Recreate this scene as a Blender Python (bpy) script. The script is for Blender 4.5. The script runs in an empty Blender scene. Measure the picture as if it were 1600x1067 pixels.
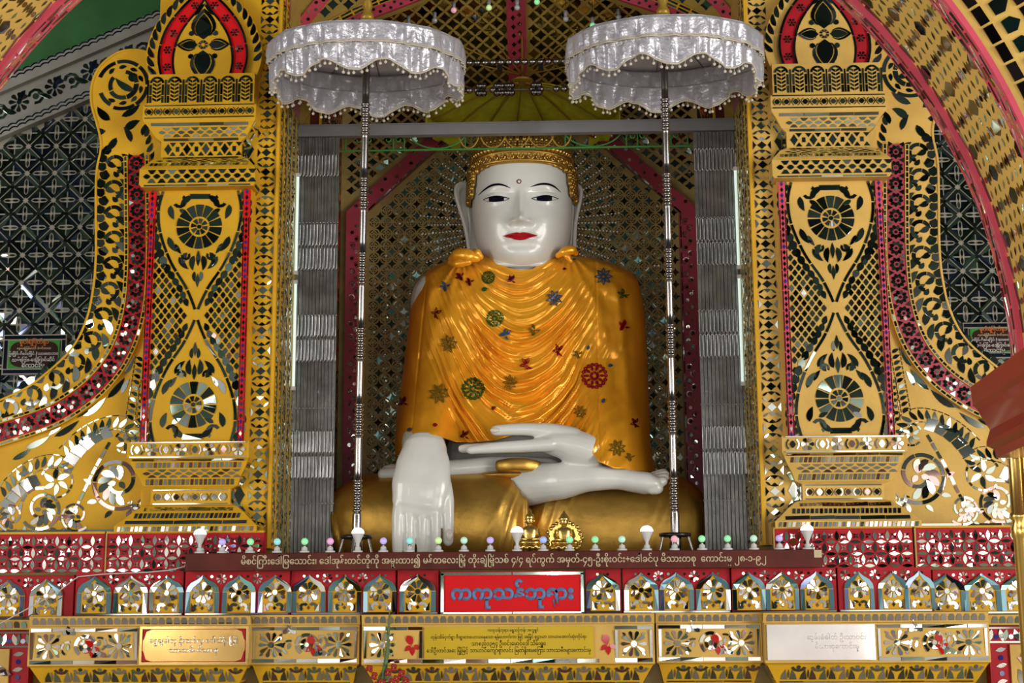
import bpy, math, random
import numpy as np
from mathutils import Vector, Matrix
from mathutils.bvhtree import BVHTree
random.seed(7); np.random.seed(7)
sc = bpy.context.scene
COL = sc.collection
PI = math.pi
def rad(a): return math.radians(a)
sin, cos = math.sin, math.cos

# ------------------------------------------------------------------ camera
FPX = 2200.0
CAM = Vector((0.2, -6.6, 1.6))
PITCH, YAW, ROLL = rad(10.0), rad(1.75), rad(-0.33)
ROT = Matrix.Rotation(YAW, 3, 'Z') @ Matrix.Rotation(PI/2 + PITCH, 3, 'X') @ Matrix.Rotation(ROLL, 3, 'Z')
cd = bpy.data.cameras.new('camera'); co = bpy.data.objects.new('camera', cd); COL.objects.link(co)
cd.sensor_width = 36.0; cd.lens = FPX/1600*36.0; cd.clip_start = 0.05
co.matrix_world = Matrix.Translation(CAM) @ ROT.to_4x4()
sc.camera = co
def at(px, py, Y):
    """world point seen at photo pixel (px,py) lying on the vertical plane y=Y"""
    d = ROT @ Vector(((px-800)/FPX, (533.5-py)/FPX, -1.0))
    return CAM + d*((Y-CAM.y)/d.y)
def X_(px, py, Y): return at(px, py, Y).x
def Z_(py, Y, px=806): return at(px, py, Y).z

# ------------------------------------------------------------------ light, world, exposure
sc.view_settings.view_transform = 'Standard'
sc.view_settings.look = 'None'
sc.view_settings.exposure = -0.62
sc.view_settings.gamma = 1.0
sc.view_settings.use_curve_mapping = False
try:
    sc.cycles.max_bounces = 6; sc.cycles.glossy_bounces = 4; sc.cycles.diffuse_bounces = 3
    sc.cycles.sample_clamp_indirect = 6.0
    sc.cycles.caustics_reflective = False; sc.cycles.caustics_refractive = False
except Exception: pass

wd = bpy.data.worlds.new('hall'); sc.world = wd; wd.use_nodes = True
wn = wd.node_tree.nodes; wl = wd.node_tree.links; wn.clear()
def N(nodes, t, **kw):
    n = nodes.new(t)
    for k, v in kw.items(): setattr(n, k, v)
    return n
# dim hall: daylight comes in low, behind the visitor (directions with y<0), roof and upper walls are dark
tc = N(wn, 'ShaderNodeTexCoord'); sp = N(wn, 'ShaderNodeSeparateXYZ'); wl.new(tc.outputs['Generated'], sp.inputs[0])
elev = N(wn, 'ShaderNodeValToRGB'); el = elev.color_ramp.elements
mz = N(wn, 'ShaderNodeMapRange'); mz.inputs[1].default_value = -0.6; mz.inputs[2].default_value = 0.6
wl.new(sp.outputs[2], mz.inputs[0]); wl.new(mz.outputs[0], elev.inputs[0])
el[0].position = 0.0; el[0].color = (0.22, 0.18, 0.13, 1)
el[1].position = 1.0; el[1].color = (0.05, 0.055, 0.06, 1)
for p, c in ((0.30, (0.42, 0.36, 0.27, 1)), (0.44, (0.80, 0.72, 0.60, 1)), (0.50, (0.85, 0.82, 0.76, 1)), (0.555, (0.55, 0.54, 0.52, 1)), (0.59, (0.09, 0.11, 0.09, 1)), (0.68, (0.03, 0.04, 0.03, 1))):
    e = el.new(p); e.color = c
back = N(wn, 'ShaderNodeMapRange'); back.inputs[1].default_value = 0.15; back.inputs[2].default_value = -0.35
back.inputs[3].default_value = 0.06; back.inputs[4].default_value = 1.0
wl.new(sp.outputs[1], back.inputs[0])
no = N(wn, 'ShaderNodeTexNoise'); no.inputs['Scale'].default_value = 9.0; no.inputs['Detail'].default_value = 3.0
wl.new(tc.outputs['Generated'], no.inputs['Vector'])
pr = N(wn, 'ShaderNodeMapRange'); pr.inputs[1].default_value = 0.42; pr.inputs[2].default_value = 0.60
pr.inputs[3].default_value = 0.35; pr.inputs[4].default_value = 1.7
wl.new(no.outputs[0], pr.inputs[0])
mu = N(wn, 'ShaderNodeMath', operation='MULTIPLY'); wl.new(back.outputs[0], mu.inputs[0]); wl.new(pr.outputs[0], mu.inputs[1])
bg = N(wn, 'ShaderNodeBackground'); wl.new(elev.outputs[0], bg.inputs[0]); wl.new(mu.outputs[0], bg.inputs[1])
wo = N(wn, 'ShaderNodeOutputWorld'); wl.new(bg.outputs[0], wo.inputs[0])

def area(name, loc, target, sx, sy, power, col):
    l = bpy.data.lights.new(name, 'AREA'); l.shape = 'RECTANGLE'; l.size = sx; l.size_y = sy; l.energy = power; l.color = col
    o = bpy.data.objects.new(name, l); COL.objects.link(o); o.location = loc
    o.rotation_euler = (Vector(target)-Vector(loc)).to_track_quat('-Z', 'Y').to_euler()
    return o
area('middle_doorway', (0.3, -10.5, 0.95), (0, 0, 2.4), 3.4, 1.3, 90, (1.0, 0.97, 0.92))
area('left_window', (-5.9, -10.5, 3.4), (0, 0, 2.4), 1.0, 1.3, 28, (1.0, 0.98, 0.95))
area('left_doorway', (-4.5, -10.5, 1.7), (0, 0, 2.4), 0.8, 1.5, 28, (1.0, 0.98, 0.95))
area('right_doorway', (5.0, -10.5, 1.9), (0, 0, 2.4), 2.2, 2.4, 90, (1.0, 0.97, 0.93))
area('right_side_fill', (8.0, -6.5, 2.6), (0, 0.2, 2.6), 3.4, 4.4, 900, (1.0, 0.97, 0.92))  # added light for general brightness, set outside the mirror reflections
area('left_side_fill', (-8.0, -6.5, 2.6), (0, 0.2, 2.6), 3.4, 4.4, 560, (1.0, 0.97, 0.92))  # weaker added fill opposite, likewise kept out of the mirrors
fl = bpy.data.lights.new('camera_flash', 'SPOT'); fl.energy = 80; fl.shadow_soft_size = 0.03; fl.spot_size = rad(75); fl.spot_blend = 0.6
fo = bpy.data.objects.new('camera_flash', fl); COL.objects.link(fo); fo.location = CAM + ROT @ Vector((0.0, 0.14, 0.0)); fo.rotation_euler = co.matrix_world.to_euler()

# ------------------------------------------------------------------ materials
MATS = {}
def mat(name, col, rough=0.5, metal=0.0, var=0.0, vscale=8.0, bump=0.0, bscale=40.0, coat=0.0, emit=None, estr=0.0, aniso=0.0, sheen=0.0, spec=None):
    m = bpy.data.materials.new(name); m.use_nodes = True
    nt = m.node_tree; b = nt.nodes['Principled BSDF']
    b.inputs['Base Color'].default_value = (*col, 1); b.inputs['Roughness'].default_value = rough; b.inputs['Metallic'].default_value = metal
    if coat: b.inputs['Coat Weight'].default_value = coat; b.inputs['Coat Roughness'].default_value = 0.06
    if aniso: b.inputs['Anisotropic'].default_value = aniso
    if sheen: b.inputs['Sheen Weight'].default_value = sheen
    if spec is not None: b.inputs['Specular IOR Level'].default_value = spec
    if emit: b.inputs['Emission Color'].default_value = (*emit, 1); b.inputs['Emission Strength'].default_value = estr
    if var or bump:
        t = nt.nodes.new('ShaderNodeTexCoord')
    if var:
        n = nt.nodes.new('ShaderNodeTexNoise'); n.inputs['Scale'].default_value = vscale; n.inputs['Detail'].default_value = 5
        nt.links.new(t.outputs['Object'], n.inputs['Vector'])
        mr = nt.nodes.new('ShaderNodeMapRange'); mr.inputs[1].default_value = 0.3; mr.inputs[2].default_value = 0.7
        mr.inputs[3].default_value = 1-var; mr.inputs[4].default_value = 1+var
        nt.links.new(n.outputs[0], mr.inputs[0])
        mx = nt.nodes.new('ShaderNodeVectorMath'); mx.operation = 'SCALE'; mx.inputs[0].default_value = col
        nt.links.new(mr.outputs[0], mx.inputs['Scale']); nt.links.new(mx.outputs[0], b.inputs['Base Color'])
    if bump:
        n2 = nt.nodes.new('ShaderNodeTexNoise'); n2.inputs['Scale'].default_value = bscale; n2.inputs['Detail'].default_value = 4
        nt.links.new(t.outputs['Object'], n2.inputs['Vector'])
        bp = nt.nodes.new('ShaderNodeBump'); bp.inputs['Strength'].default_value = bump; bp.inputs['Distance'].default_value = 0.01
        nt.links.new(n2.outputs[0], bp.inputs['Height']); nt.links.new(bp.outputs[0], b.inputs['Normal'])
    MATS[name] = m
    return m
mat('ochre', (0.70, 0.385, 0.020), 0.5, var=0.10, vscale=6, bump=0.15, bscale=60, spec=0.2)
mat('ochre_pale', (0.70, 0.44, 0.11), 0.5, var=0.10, vscale=6, bump=0.15, bscale=60, spec=0.2)  # on the right pilaster and wing it stands in for stronger light
mat('ochre_dull', (0.42, 0.28, 0.06), 0.45, var=0.15, vscale=9)
mat('fret_gold', (0.42, 0.30, 0.10), 0.5, 0.0, var=0.2, vscale=14, spec=0.3)
mat('red_plaster', (0.43, 0.012, 0.022), 0.5, var=0.12, vscale=10, spec=0.2)
mat('sign_red', (0.72, 0.010, 0.014), 0.5, var=0.05, spec=0.15)
mat('pink', (0.66, 0.085, 0.13), 0.5, spec=0.25, var=0.12, vscale=10, bump=0.1)
mat('deep_pink', (0.42, 0.045, 0.075), 0.4, var=0.15, vscale=12)
mat('grey_grout', (0.27, 0.25, 0.20), 0.5, var=0.15, vscale=10)
mat('white_grout', (0.22, 0.215, 0.19), 0.5, var=0.12, vscale=10)  # shadow on the white cornice is put into this dark colour
mat('mirror', (0.78, 0.82, 0.78), 0.045, 1.0)
mat('mirror_green', (0.42, 0.55, 0.45), 0.05, 1.0)
mat('mirror_dark', (0.22, 0.24, 0.20), 0.06, 1.0)
mat('mirror_plum', (0.36, 0.22, 0.20), 0.06, 1.0)
mat('mirror_blue', (0.20, 0.24, 0.42), 0.06, 1.0)
mat('mirror_teal', (0.20, 0.42, 0.40), 0.06, 1.0)
mat('mirror_aqua', (0.13, 0.27, 0.32), 0.10, 0.35, coat=0.25)
mat('mirror_pale', (0.95, 0.90, 0.86), 0.10, 1.0)
mat('glass_red', (0.55, 0.01, 0.01), 0.08, coat=1.0)
mat('glass_blue', (0.03, 0.03, 0.22), 0.08, coat=1.0)
mat('brown_leaf', (0.16, 0.055, 0.025), 0.15, coat=0.6)
mat('white_enamel', (0.76, 0.76, 0.72), 0.34, coat=0.42, var=0.03, vscale=5)
mat('lip_red', (0.42, 0.003, 0.010), 0.3, coat=0.1, spec=0.2)
mat('ink', (0.004, 0.004, 0.010), 0.5, spec=0.05)
mat('nail', (0.72, 0.66, 0.60), 0.25, coat=0.6)
mat('gold_leaf', (0.60, 0.35, 0.07), 0.42, 0.85, var=0.22, vscale=7, bump=0.25, bscale=22)
mat('gold_hair', (0.50, 0.30, 0.06), 0.36, 0.75, var=0.25, vscale=18)
mat('gold_bright', (0.78, 0.52, 0.14), 0.25, 0.9, var=0.1)
mat('satin', (1.0, 0.43, 0.022), 0.30, 0.35, var=0.05, vscale=6, aniso=0.3)
mat('silk_white', (0.60, 0.59, 0.65), 0.30, 0.40, var=0.08, vscale=30, bump=0.5, bscale=45)
mat('silk_lining', (0.64, 0.63, 0.69), 0.6, var=0.04)
mat('trim_cream', (0.62, 0.56, 0.46), 0.6, bump=0.3, bscale=200)
mat('bead_cream', (0.66, 0.60, 0.50), 0.35, coat=0.3)
mat('yellow_silk', (0.66, 0.62, 0.03), 0.5, var=0.15, vscale=20)
mat('steel', (0.50, 0.50, 0.50), 0.32, 0.85, var=0.25, vscale=16, bump=0.1)
mat('galv', (0.34, 0.34, 0.33), 0.38, 0.7, var=0.3, vscale=12, bump=0.2, bscale=60)
mat('chrome', (0.36, 0.34, 0.33), 0.24, 1.0)
mat('dark_chrome', (0.22, 0.20, 0.19), 0.2, 1.0)
mat('grey_rail', (0.24, 0.24, 0.25), 0.5, 0.2, var=0.1)
mat('green_paint', (0.05, 0.22, 0.045), 0.4)
mat('gold_paint', (0.42, 0.25, 0.03), 0.4, 0.3)
mat('black_plastic', (0.012, 0.012, 0.013), 0.3)
mat('maroon_board', (0.10, 0.020, 0.014), 0.5, spec=0.2, var=0.35, vscale=5)
mat('cream_paint', (0.62, 0.50, 0.32), 0.5)
mat('sign_blue', (0.13, 0.24, 0.46), 0.4, spec=0.3)
mat('maroon_gloss', (0.30, 0.020, 0.012), 0.4, coat=0.12, var=0.06, spec=0.2)
mat('plaque_yellow', (0.62, 0.42, 0.010), 0.4, coat=0.06, var=0.06, spec=0.15)
mat('plaque_gold', (0.80, 0.50, 0.16), 0.16, 0.75, var=0.2, vscale=6)
mat('plaque_glass', (0.90, 0.86, 0.86), 0.08, 0.9, var=0.06)
mat('plaque_green', (0.05, 0.26, 0.04), 0.6, spec=0.1)
mat('plaque_brown', (0.035, 0.012, 0.008), 0.6, spec=0.1)
mat('orange_paint', (0.70, 0.17, 0.02), 0.5)
mat('socket_white', (0.70, 0.69, 0.68), 0.35)
mat('wire_white', (0.62, 0.60, 0.56), 0.4)
mat('green_ceiling', (0.018, 0.10, 0.022), 0.45, var=0.3, vscale=4)
mat('stem_green', (0.09, 0.17, 0.04), 0.5, var=0.3, vscale=40)
mat('flower_red', (0.34, 0.01, 0.01), 0.45)
mat('red_cloth', (0.30, 0.008, 0.016), 0.5, sheen=0.3)
mat('pale_tile', (0.50, 0.44, 0.36), 0.45, var=0.1)
mat('halo_bead', (0.75, 0.75, 0.72), 0.3, emit=(0.9, 0.9, 0.85), estr=0.25)
mat('lamp_white', (0.8, 0.8, 0.8), 0.3, emit=(0.97, 0.93, 1.0), estr=2.2)
mat('tube_light', (0.8, 0.8, 0.8), 0.3, emit=(0.75, 1.0, 0.90), estr=0.9)
for nm, c in (('aqua', (0.30, 0.75, 0.75)), ('green', (0.32, 0.85, 0.42)), ('pink', (0.80, 0.38, 0.66)), ('violet', (0.52, 0.42, 0.90)), ('blue', (0.36, 0.48, 0.95)), ('mint', (0.48, 0.78, 0.62)), ('lime', (0.60, 0.85, 0.36)), ('rose', (0.85, 0.40, 0.48)), ('off', (0.35, 0.36, 0.36))):
    if nm == 'off': mat('globe_off', (0.40, 0.42, 0.42), 0.15, coat=0.5)
    else: mat('globe_'+nm, c, 0.2, emit=c, estr=0.62)
for nm, c in (('red', (0.36, 0.0, 0.02)), ('green', (0.04, 0.13, 0.02)), ('blue', (0.06, 0.11, 0.22)), ('olive', (0.26, 0.17, 0.02)), ('maroon', (0.13, 0.0, 0.012))):
    mat('applique_'+nm, c, 0.25, 0.4)

# ------------------------------------------------------------------ builder
class MB:
    def __init__(s): s.v = []; s.f = []; s.m = []; s.names = []; s.sm = []
    def mi(s, name):
        if name not in s.names: s.names.append(name)
        return s.names.index(name)
    def add(s, vs, fs, mname, smooth=False):
        o = len(s.v); s.v += [tuple(p) for p in vs]; k = s.mi(mname)
        for f in fs: s.f.append([i+o for i in f]); s.m.append(k); s.sm.append(smooth)
    def box(s, lo, hi, mname):
        x0, y0, z0 = lo; x1, y1, z1 = hi
        s.add([(x0,y0,z0),(x1,y0,z0),(x1,y1,z0),(x0,y1,z0),(x0,y0,z1),(x1,y0,z1),(x1,y1,z1),(x0,y1,z1)],
              [(0,3,2,1),(4,5,6,7),(0,1,5,4),(1,2,6,5),(2,3,7,6),(3,0,4,7)], mname)
    def prism(s, poly, fr, h0, h1, mname, side=None):
        n = len(poly)
        vs = [fr(u, v, h0) for u, v in poly] + [fr(u, v, h1) for u, v in poly]
        s.add(vs, [list(range(n, 2*n)), list(range(n-1, -1, -1))] , mname)
        s.add(vs, [(i, (i+1) % n, n+(i+1) % n, n+i) for i in range(n)], side or mname)
    def grid(s, P, mname, closeu=False, smooth=True):
        """P: rows x cols x 3"""
        r, c = len(P), len(P[0])
        vs = [p for row in P for p in row]; fs = []
        for i in range(r-1):
            for j in range(c if closeu else c-1):
                k = (j+1) % c
                fs.append((i*c+j, i*c+k, (i+1)*c+k, (i+1)*c+j))
        s.add(vs, fs, mname, smooth)
    def tube(s, pts, r, mname, n=8, caps=True, closed=False):
        pts = [Vector(p) for p in pts]; L = len(pts); rs = r if hasattr(r, '__len__') else [r]*L
        rows = []; up = None
        for i, p in enumerate(pts):
            if closed: t = pts[(i+1) % L]-pts[i-1]
            else: t = pts[min(i+1, L-1)]-pts[max(i-1, 0)]
            t.normalize()
            if up is None: up = t.orthogonal().normalized()
            up = (up - t*up.dot(t)).normalized(); b = t.cross(up)
            rows.append([p+(up*cos(2*PI*k/n)+b*sin(2*PI*k/n))*rs[i] for k in range(n)])
        if closed: rows.append(rows[0])
        s.grid(rows, mname, True)
        if caps and not closed:
            s.add(rows[0], [list(range(n-1, -1, -1))], mname); s.add(rows[-1], [list(range(n))], mname)
    def lathe(s, prof, mname, c=(0,0,0), n=24, smooth=True, ax=None):
        """prof: list of (r,z)"""
        M = ax or (lambda x, y, z: (c[0]+x, c[1]+y, c[2]+z))
        rows = [[M(r*cos(2*PI*k/n), r*sin(2*PI*k/n), z) for k in range(n)] for r, z in prof]
        s.grid(rows, mname, True, smooth)
        if prof[0][0] > 1e-6: s.add(rows[0], [list(range(n-1, -1, -1))], mname)
        if prof[-1][0] > 1e-6: s.add(rows[-1], [list(range(n))], mname)
    def ball(s, c, r, mname, n=10, sq=(1,1,1)):
        m = max(4, n//2)
        rows = [[(c[0]+sq[0]*r*sin(PI*i/m)*cos(2*PI*k/n), c[1]+sq[1]*r*sin(PI*i/m)*sin(2*PI*k/n), c[2]+sq[2]*r*cos(PI*i/m)) for k in range(n)] for i in range(m+1)]
        s.grid(rows, mname, True)
    def tiles(s, tl, fr, h=0.003, tilt=0.03, keep=None):
        """mosaic pieces: (polygon, material) list laid on the surface fr(u,v,height), each set at its own slight tilt"""
        for poly, mn in tl:
            n = len(poly)
            cu = sum(p[0] for p in poly)/n; cv = sum(p[1] for p in poly)/n
            if keep and not keep(cu, cv): continue
            a = random.gauss(0, tilt); b = random.gauss(0, tilt)
            top = [fr(u, v, h + max(-0.6*h, min(2*h, a*(u-cu)+b*(v-cv)))) for u, v in poly]
            bot = [fr(u, v, 0.0) for u, v in poly]
            s.add(top+bot, [list(range(n))] + [(n+i, n+(i+1) % n, (i+1) % n, i) for i in range(n)], mn)
    def build(s, name, parent=None, org=None):
        me = bpy.data.meshes.new(name)
        V = s.v
        if org is not None: V = [(p[0]-org[0], p[1]-org[1], p[2]-org[2]) for p in V]
        me.from_pydata(V, [], s.f)
        for n in s.names: me.materials.append(MATS[n])
        me.polygons.foreach_set('material_index', s.m); me.polygons.foreach_set('use_smooth', s.sm)
        me.update()
        o = bpy.data.objects.new(name, me); COL.objects.link(o)
        if parent: o.parent = parent; 
        if org is not None: o.location = org
        return o
def tag(o, label, cat, group=None, kind=None):
    o['label'] = label; o['category'] = cat
    if group: o['group'] = group
    if kind: o['kind'] = kind
    return o
def thing(name, label, cat, loc=(0,0,0), group=None):
    o = bpy.data.objects.new(name, None); COL.objects.link(o); o.location = loc; o.empty_display_size = 0.05
    return tag(o, label, cat, group)
def struct(mb, name, label=None):
    o = mb.build(name); o['kind'] = 'structure'
    if label: o['label'] = label
    return o
def child(mb, name, parent):
    """parts are given in world coordinates; hang them under a parent that carries only a translation"""
    o = mb.build(name); o.parent = parent
    l = Vector((0,0,0)); p = parent
    while p: l += p.location; p = p.parent
    o.location = -l
    return o

# ------------------------------------------------------------------ 2D ornament
def lerp(a, b, t): return a+(b-a)*t
def spline(pts, n=12):
    """Catmull-Rom through 2D points"""
    P = [np.array(p, float) for p in pts]; P = [2*P[0]-P[1]]+P+[2*P[-1]-P[-2]]; out = []
    for i in range(1, len(P)-2):
        for k in range(n):
            t = k/n; a, b, c, d = P[i-1:i+3]
            out.append(0.5*((2*b)+(c-a)*t+(2*a-5*b+4*c-d)*t*t+(3*b-a-3*c+d)*t**3))
    out.append(P[-2]); return [tuple(p) for p in out]
class Path:
    def __init__(s, pts):
        s.p = np.array(pts, float); d = np.diff(s.p, axis=0); l = np.hypot(d[:,0], d[:,1]); s.c = np.concatenate([[0], np.cumsum(l)]); s.L = s.c[-1]
    def __call__(s, u, t=0.0):
        i = int(np.clip(np.searchsorted(s.c, u)-1, 0, len(s.p)-2))
        d = s.p[i+1]-s.p[i]; l = max(1e-9, s.c[i+1]-s.c[i]); w = (u-s.c[i])/l
        # smooth normal
        def tg(k): 
            a = s.p[min(k+1, len(s.p)-1)]-s.p[max(k-1, 0)]; return a/max(1e-9, np.hypot(*a))
        q = tg(i)*(1-w)+tg(i+1)*w; q = q/max(1e-9, np.hypot(*q))
        p = s.p[i]+d*w
        return (p[0]-q[1]*t, p[1]+q[0]*t)
    def map(s, tl): return [([s(u, t) for u, t in poly], m) for poly, m in tl]
def pickm(ms): return random.choice(ms) if isinstance(ms, (list, tuple)) else ms
def leaf(x, y, a, L, w, bend=0.0, n=6):
    up = []; dn = []
    for i in range(n+1):
        t = i/n; aa = a+bend*t*0.5
        cx = x+L*t*cos(aa); cy = y+L*t*sin(aa)
        ww = w*0.5*(sin(PI*t**0.8)**0.85 if 0 < t < 1 else 0)
        nx, ny = -sin(a+bend*t), cos(a+bend*t)
        if i in (0, n): up.append((cx, cy))
        else: up.append((cx+nx*ww, cy+ny*ww)); dn.append((cx-nx*ww, cy-ny*ww))
    return up+dn[::-1]
def arc(cx, cy, r0, r1, a0, a1, n=5, taper=0.0):
    A = [lerp(a0, a1, i/n) for i in range(n+1)]
    return [(cx+(r1-taper*(r1-r0)*i/n)*cos(a), cy+(r1-taper*(r1-r0)*i/n)*sin(a)) for i, a in enumerate(A)]+[(cx+r0*cos(a), cy+r0*sin(a)) for a in A[::-1]]
def ring(cx, cy, r0, r1, n, gap, rot=0.0, k=2):
    return [arc(cx, cy, r0, r1, rot+2*PI*i/n+gap/2, rot+2*PI*(i+1)/n-gap/2, k) for i in range(n)]
def disc(cx, cy, r, n=10): return [(cx+r*cos(2*PI*i/n), cy+r*sin(2*PI*i/n)) for i in range(n)]
def rect(x0, y0, x1, y1): return [(x0,y0),(x1,y0),(x1,y1),(x0,y1)]
def star(cx, cy, rx, ry, conc=0.0, k=2):
    """four-pointed tile; conc>0 pulls the sides in, <0 swells them"""
    c = [(cx+rx,cy),(cx,cy+ry),(cx-rx,cy),(cx,cy-ry)]; out = []
    for i in range(4):
        a, b = c[i], c[(i+1) % 4]; out.append(a)
        for j in range(1, k+1):
            t = j/(k+1); f = 1-conc*4*t*(1-t)*0.5
            out.append((cx+(lerp(a[0], b[0], t)-cx)*f, cy+(lerp(a[1], b[1], t)-cy)*f))
    return out
def vesica(cx, cy, L, w, a, n=5):
    pts = [(-L/2+L*i/n, w/2*sin(PI*i/n)) for i in range(n+1)]+[(L/2-L*i/n, -w/2*sin(PI*i/n)) for i in range(1, n)]
    return [(cx+x*cos(a)-y*sin(a), cy+x*sin(a)+y*cos(a)) for x, y in pts]
def dashes(path, off, w, seg, gap, u0=0.0, u1=None, k=2):
    out = []; u1 = path.L if u1 is None else u1; n = max(1, int((u1-u0)/seg)); st = (u1-u0)/n
    for i in range(n):
        a = u0+i*st+gap/2; b = u0+(i+1)*st-gap/2
        us = [lerp(a, b, j/k) for j in range(k+1)]
        out.append([path(u, off-w/2) for u in us]+[path(u, off+w/2) for u in us[::-1]])
    return out
G3 = ['mirror_green', 'mirror_green', 'mirror_dark', 'mirror']
def T(polys, ms): return [(p, pickm(ms)) for p in polys]
def rosette(cx, cy, R, n=14, inner=8, ms=G3, core='mirror'):
    o = T(ring(cx, cy, R*0.46, R, n, 0.07, k=3), ms)
    o += T(ring(cx, cy, R*0.14, R*0.37, inner, 0.22, 0.2), core)
    o.append((disc(cx, cy, R*0.10, 8), core)); return o
def flower(cx, cy, R, n=8, ms='mirror', core='mirror_teal', w=0.62, rot=0.0):
    o = []
    for i in range(n):
        a = rot+2*PI*i/n; r0, r1 = R*0.32, R; h = w*PI/n
        o.append(([(cx+r0*cos(a-h*0.6), cy+r0*sin(a-h*0.6)), (cx+r1*0.86*cos(a-h*1.15), cy+r1*0.86*sin(a-h*1.15)), (cx+r1*cos(a-h*0.5), cy+r1*sin(a-h*0.5)), (cx+r1*cos(a+h*0.5), cy+r1*sin(a+h*0.5)), (cx+r1*0.86*cos(a+h*1.15), cy+r1*0.86*sin(a+h*1.15)), (cx+r0*cos(a+h*0.6), cy+r0*sin(a+h*0.6))], pickm(ms)))
    o.append((disc(cx, cy, R*0.24, 9), core)); return o
def acanthus(L, w, p, ms):
    """running scroll in band space: s along 0..L, t across -w..w"""
    out = []; n = max(1, round(L/p)); p = L/n
    for i in range(n):
        s = i*p; cx, cy, r = s+0.50*p, 0.02*w, 0.40*p
        # the curl, in three pieces
        for a0, a1 in ((200, 290), (296, 372), (378, 440)):
            out.append((arc(cx, cy, r*0.62, r*0.98, rad(a0), rad(a1), 5), pickm(ms)))
        out.append((leaf(cx+r*0.35, cy+r*0.70, rad(200), r*1.0, r*0.55, 1.4), pickm(ms)))
        # leaves on the outer side
        for q, (dx, dy, a, l, ww) in enumerate(((-0.42, 0.30, 100, 0.50, 0.24), (-0.15, 0.50, 80, 0.46, 0.22), (0.12, 0.55, 55, 0.50, 0.22), (0.40, 0.44, 30, 0.50, 0.22))):
            out.append((leaf(cx+dx*p, cy+dy*w, rad(a), l*w*1.15, ww*p*1.55, -0.9), pickm(ms)))
        # stems on the inner side
        out.append((leaf(cx-0.50*p, -0.80*w, rad(25), 0.66*p, 0.27*p, 0.9), pickm(ms)))
        out.append((leaf(cx-0.02*p, -0.88*w, rad(15), 0.60*p, 0.24*p, 0.9), pickm(ms)))
        out.append((leaf(cx-0.46*p, -0.25*w, rad(70), 0.42*w, 0.20*p, -0.8), pickm(ms)))
    return out
def scroll_motif(cx, cy, R, sg, rot, ms):
    """spiral stem with leaves, wound one way or the other"""
    o = []; sp_ = [(R*(1.0-0.70*t), rot+sg*t*2.55*PI) for t in np.linspace(0, 1, 60)]
    pth = Path([(cx+r*cos(a), cy+r*sin(a)) for r, a in sp_])
    o += T(dashes(pth, 0, R*0.13, R*0.62, 0.006, k=5), ms)
    for k in range(8):
        u = pth.L*(0.06+0.62*k/8); p = pth(u); q = pth(u+0.01); a = math.atan2(q[1]-p[1], q[0]-p[0])
        c = pth(u, sg*R*0.12); o.append((leaf(c[0], c[1], a+sg*0.75, R*0.52, R*0.24, sg*1.0), pickm(ms)))
    for k in range(3):
        a = rot+sg*2.55*PI+k*2.1; o.append((leaf(cx+R*0.06*cos(a), cy+R*0.06*sin(a), a, R*0.30, R*0.20, 0.6), pickm(ms)))
    for k in range(4):
        u = pth.L*(0.03+0.11*k); p = pth(u, -sg*R*0.11); q = pth(u+0.01); pp_ = pth(u); a = math.atan2(q[1]-pp_[1], q[0]-pp_[0])
        o.append((leaf(p[0], p[1], a-sg*0.6, R*0.34, R*0.16, -sg*0.8), pickm(ms)))
    return o
def rosette_band(L, w, p, ms):
    out = []; n = max(1, round(L/p)); p = L/n
    for i in range(n):
        cx = (i+0.5)*p; R = min(w*0.92, p*0.47)
        for k in range(9):
            a = 2*PI*k/9
            out.append((leaf(cx+R*0.34*cos(a), R*0.34*sin(a), a, R*0.62, R*0.50, 0, 4), pickm(ms)))
        out.append((disc(cx, 0, R*0.20, 8), pickm(ms)))
        for sg in (-1, 1):
            out.append(([(i*p-0.16*p, sg*w*0.92), (i*p+0.16*p, sg*w*0.92), (i*p, sg*w*0.35)], pickm(ms)))
    return out
def feather_band(L, w, p, ms):
    """plume: slanted leaves between rows of dashes"""
    out = []; n = max(1, round(L/p)); p = L/n
    for i in range(n):
        out.append((leaf(i*p, -w*0.62, rad(38), w*1.55, p*0.62, 0.9), pickm(ms)))
    n = max(1, round(L/(p*0.8)))
    for sg in (-1, 1):
        for i in range(n):
            s0 = L*i/n; s1 = L*(i+0.78)/n
            out.append((rect(s0, sg*w*0.93-w*0.055, s1, sg*w*0.93+w*0.055), pickm(ms)))
    return out
def lattice(u0, v0, u1, v1, pu, pv, ms, keep, conc=0.12, fill=0.74):
    out = []; nu = round((u1-u0)/pu); nv = round((v1-v0)/pv)
    for i in range(nu*2+1):
        for j in range(nv*2+1):
            if (i+j) % 2: continue
            x = u0+i*pu/2; y = v0+j*pv/2
            if keep(x, y): out.append((star(x, y, pu/2*fill, pv/2*fill, conc), pickm(ms)))
    return out
def starstrip(u0, u1, v0, v1, ms, pitch=None):
    """column of diamonds between crossing leaves"""
    out = []; w = u1-u0; p = pitch or w*1.05; n = max(1, round((v1-v0)/p)); p = (v1-v0)/n; c = (u0+u1)/2
    for i in range(n):
        y = v0+(i+0.5)*p; h = p/2
        out.append((star(c, y, w*0.25, h*0.40, 0.1), pickm(ms)))
        for sg in (-1, 1):
            out.append(([(c+sg*w*0.46, y-h*0.42), (c+sg*w*0.46, y+h*0.42), (c+sg*w*0.30, y)], pickm(ms)))
            out.append(([(c, v0+i*p+ (0.08*p if sg < 0 else 0.92*p)), (c-w*0.20, y+sg*h*0.52), (c, y+sg*h*0.45), (c+w*0.20, y+sg*h*0.52)], pickm(ms)))
            for s2 in (-1, 1):
                out.append((leaf(c+s2*w*0.44, y+sg*h*0.92, math.atan2(-sg*0.45*h, -s2*w*0.30), math.hypot(0.40*h, w*0.26), w*0.11), pickm(ms)))
    return out
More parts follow.
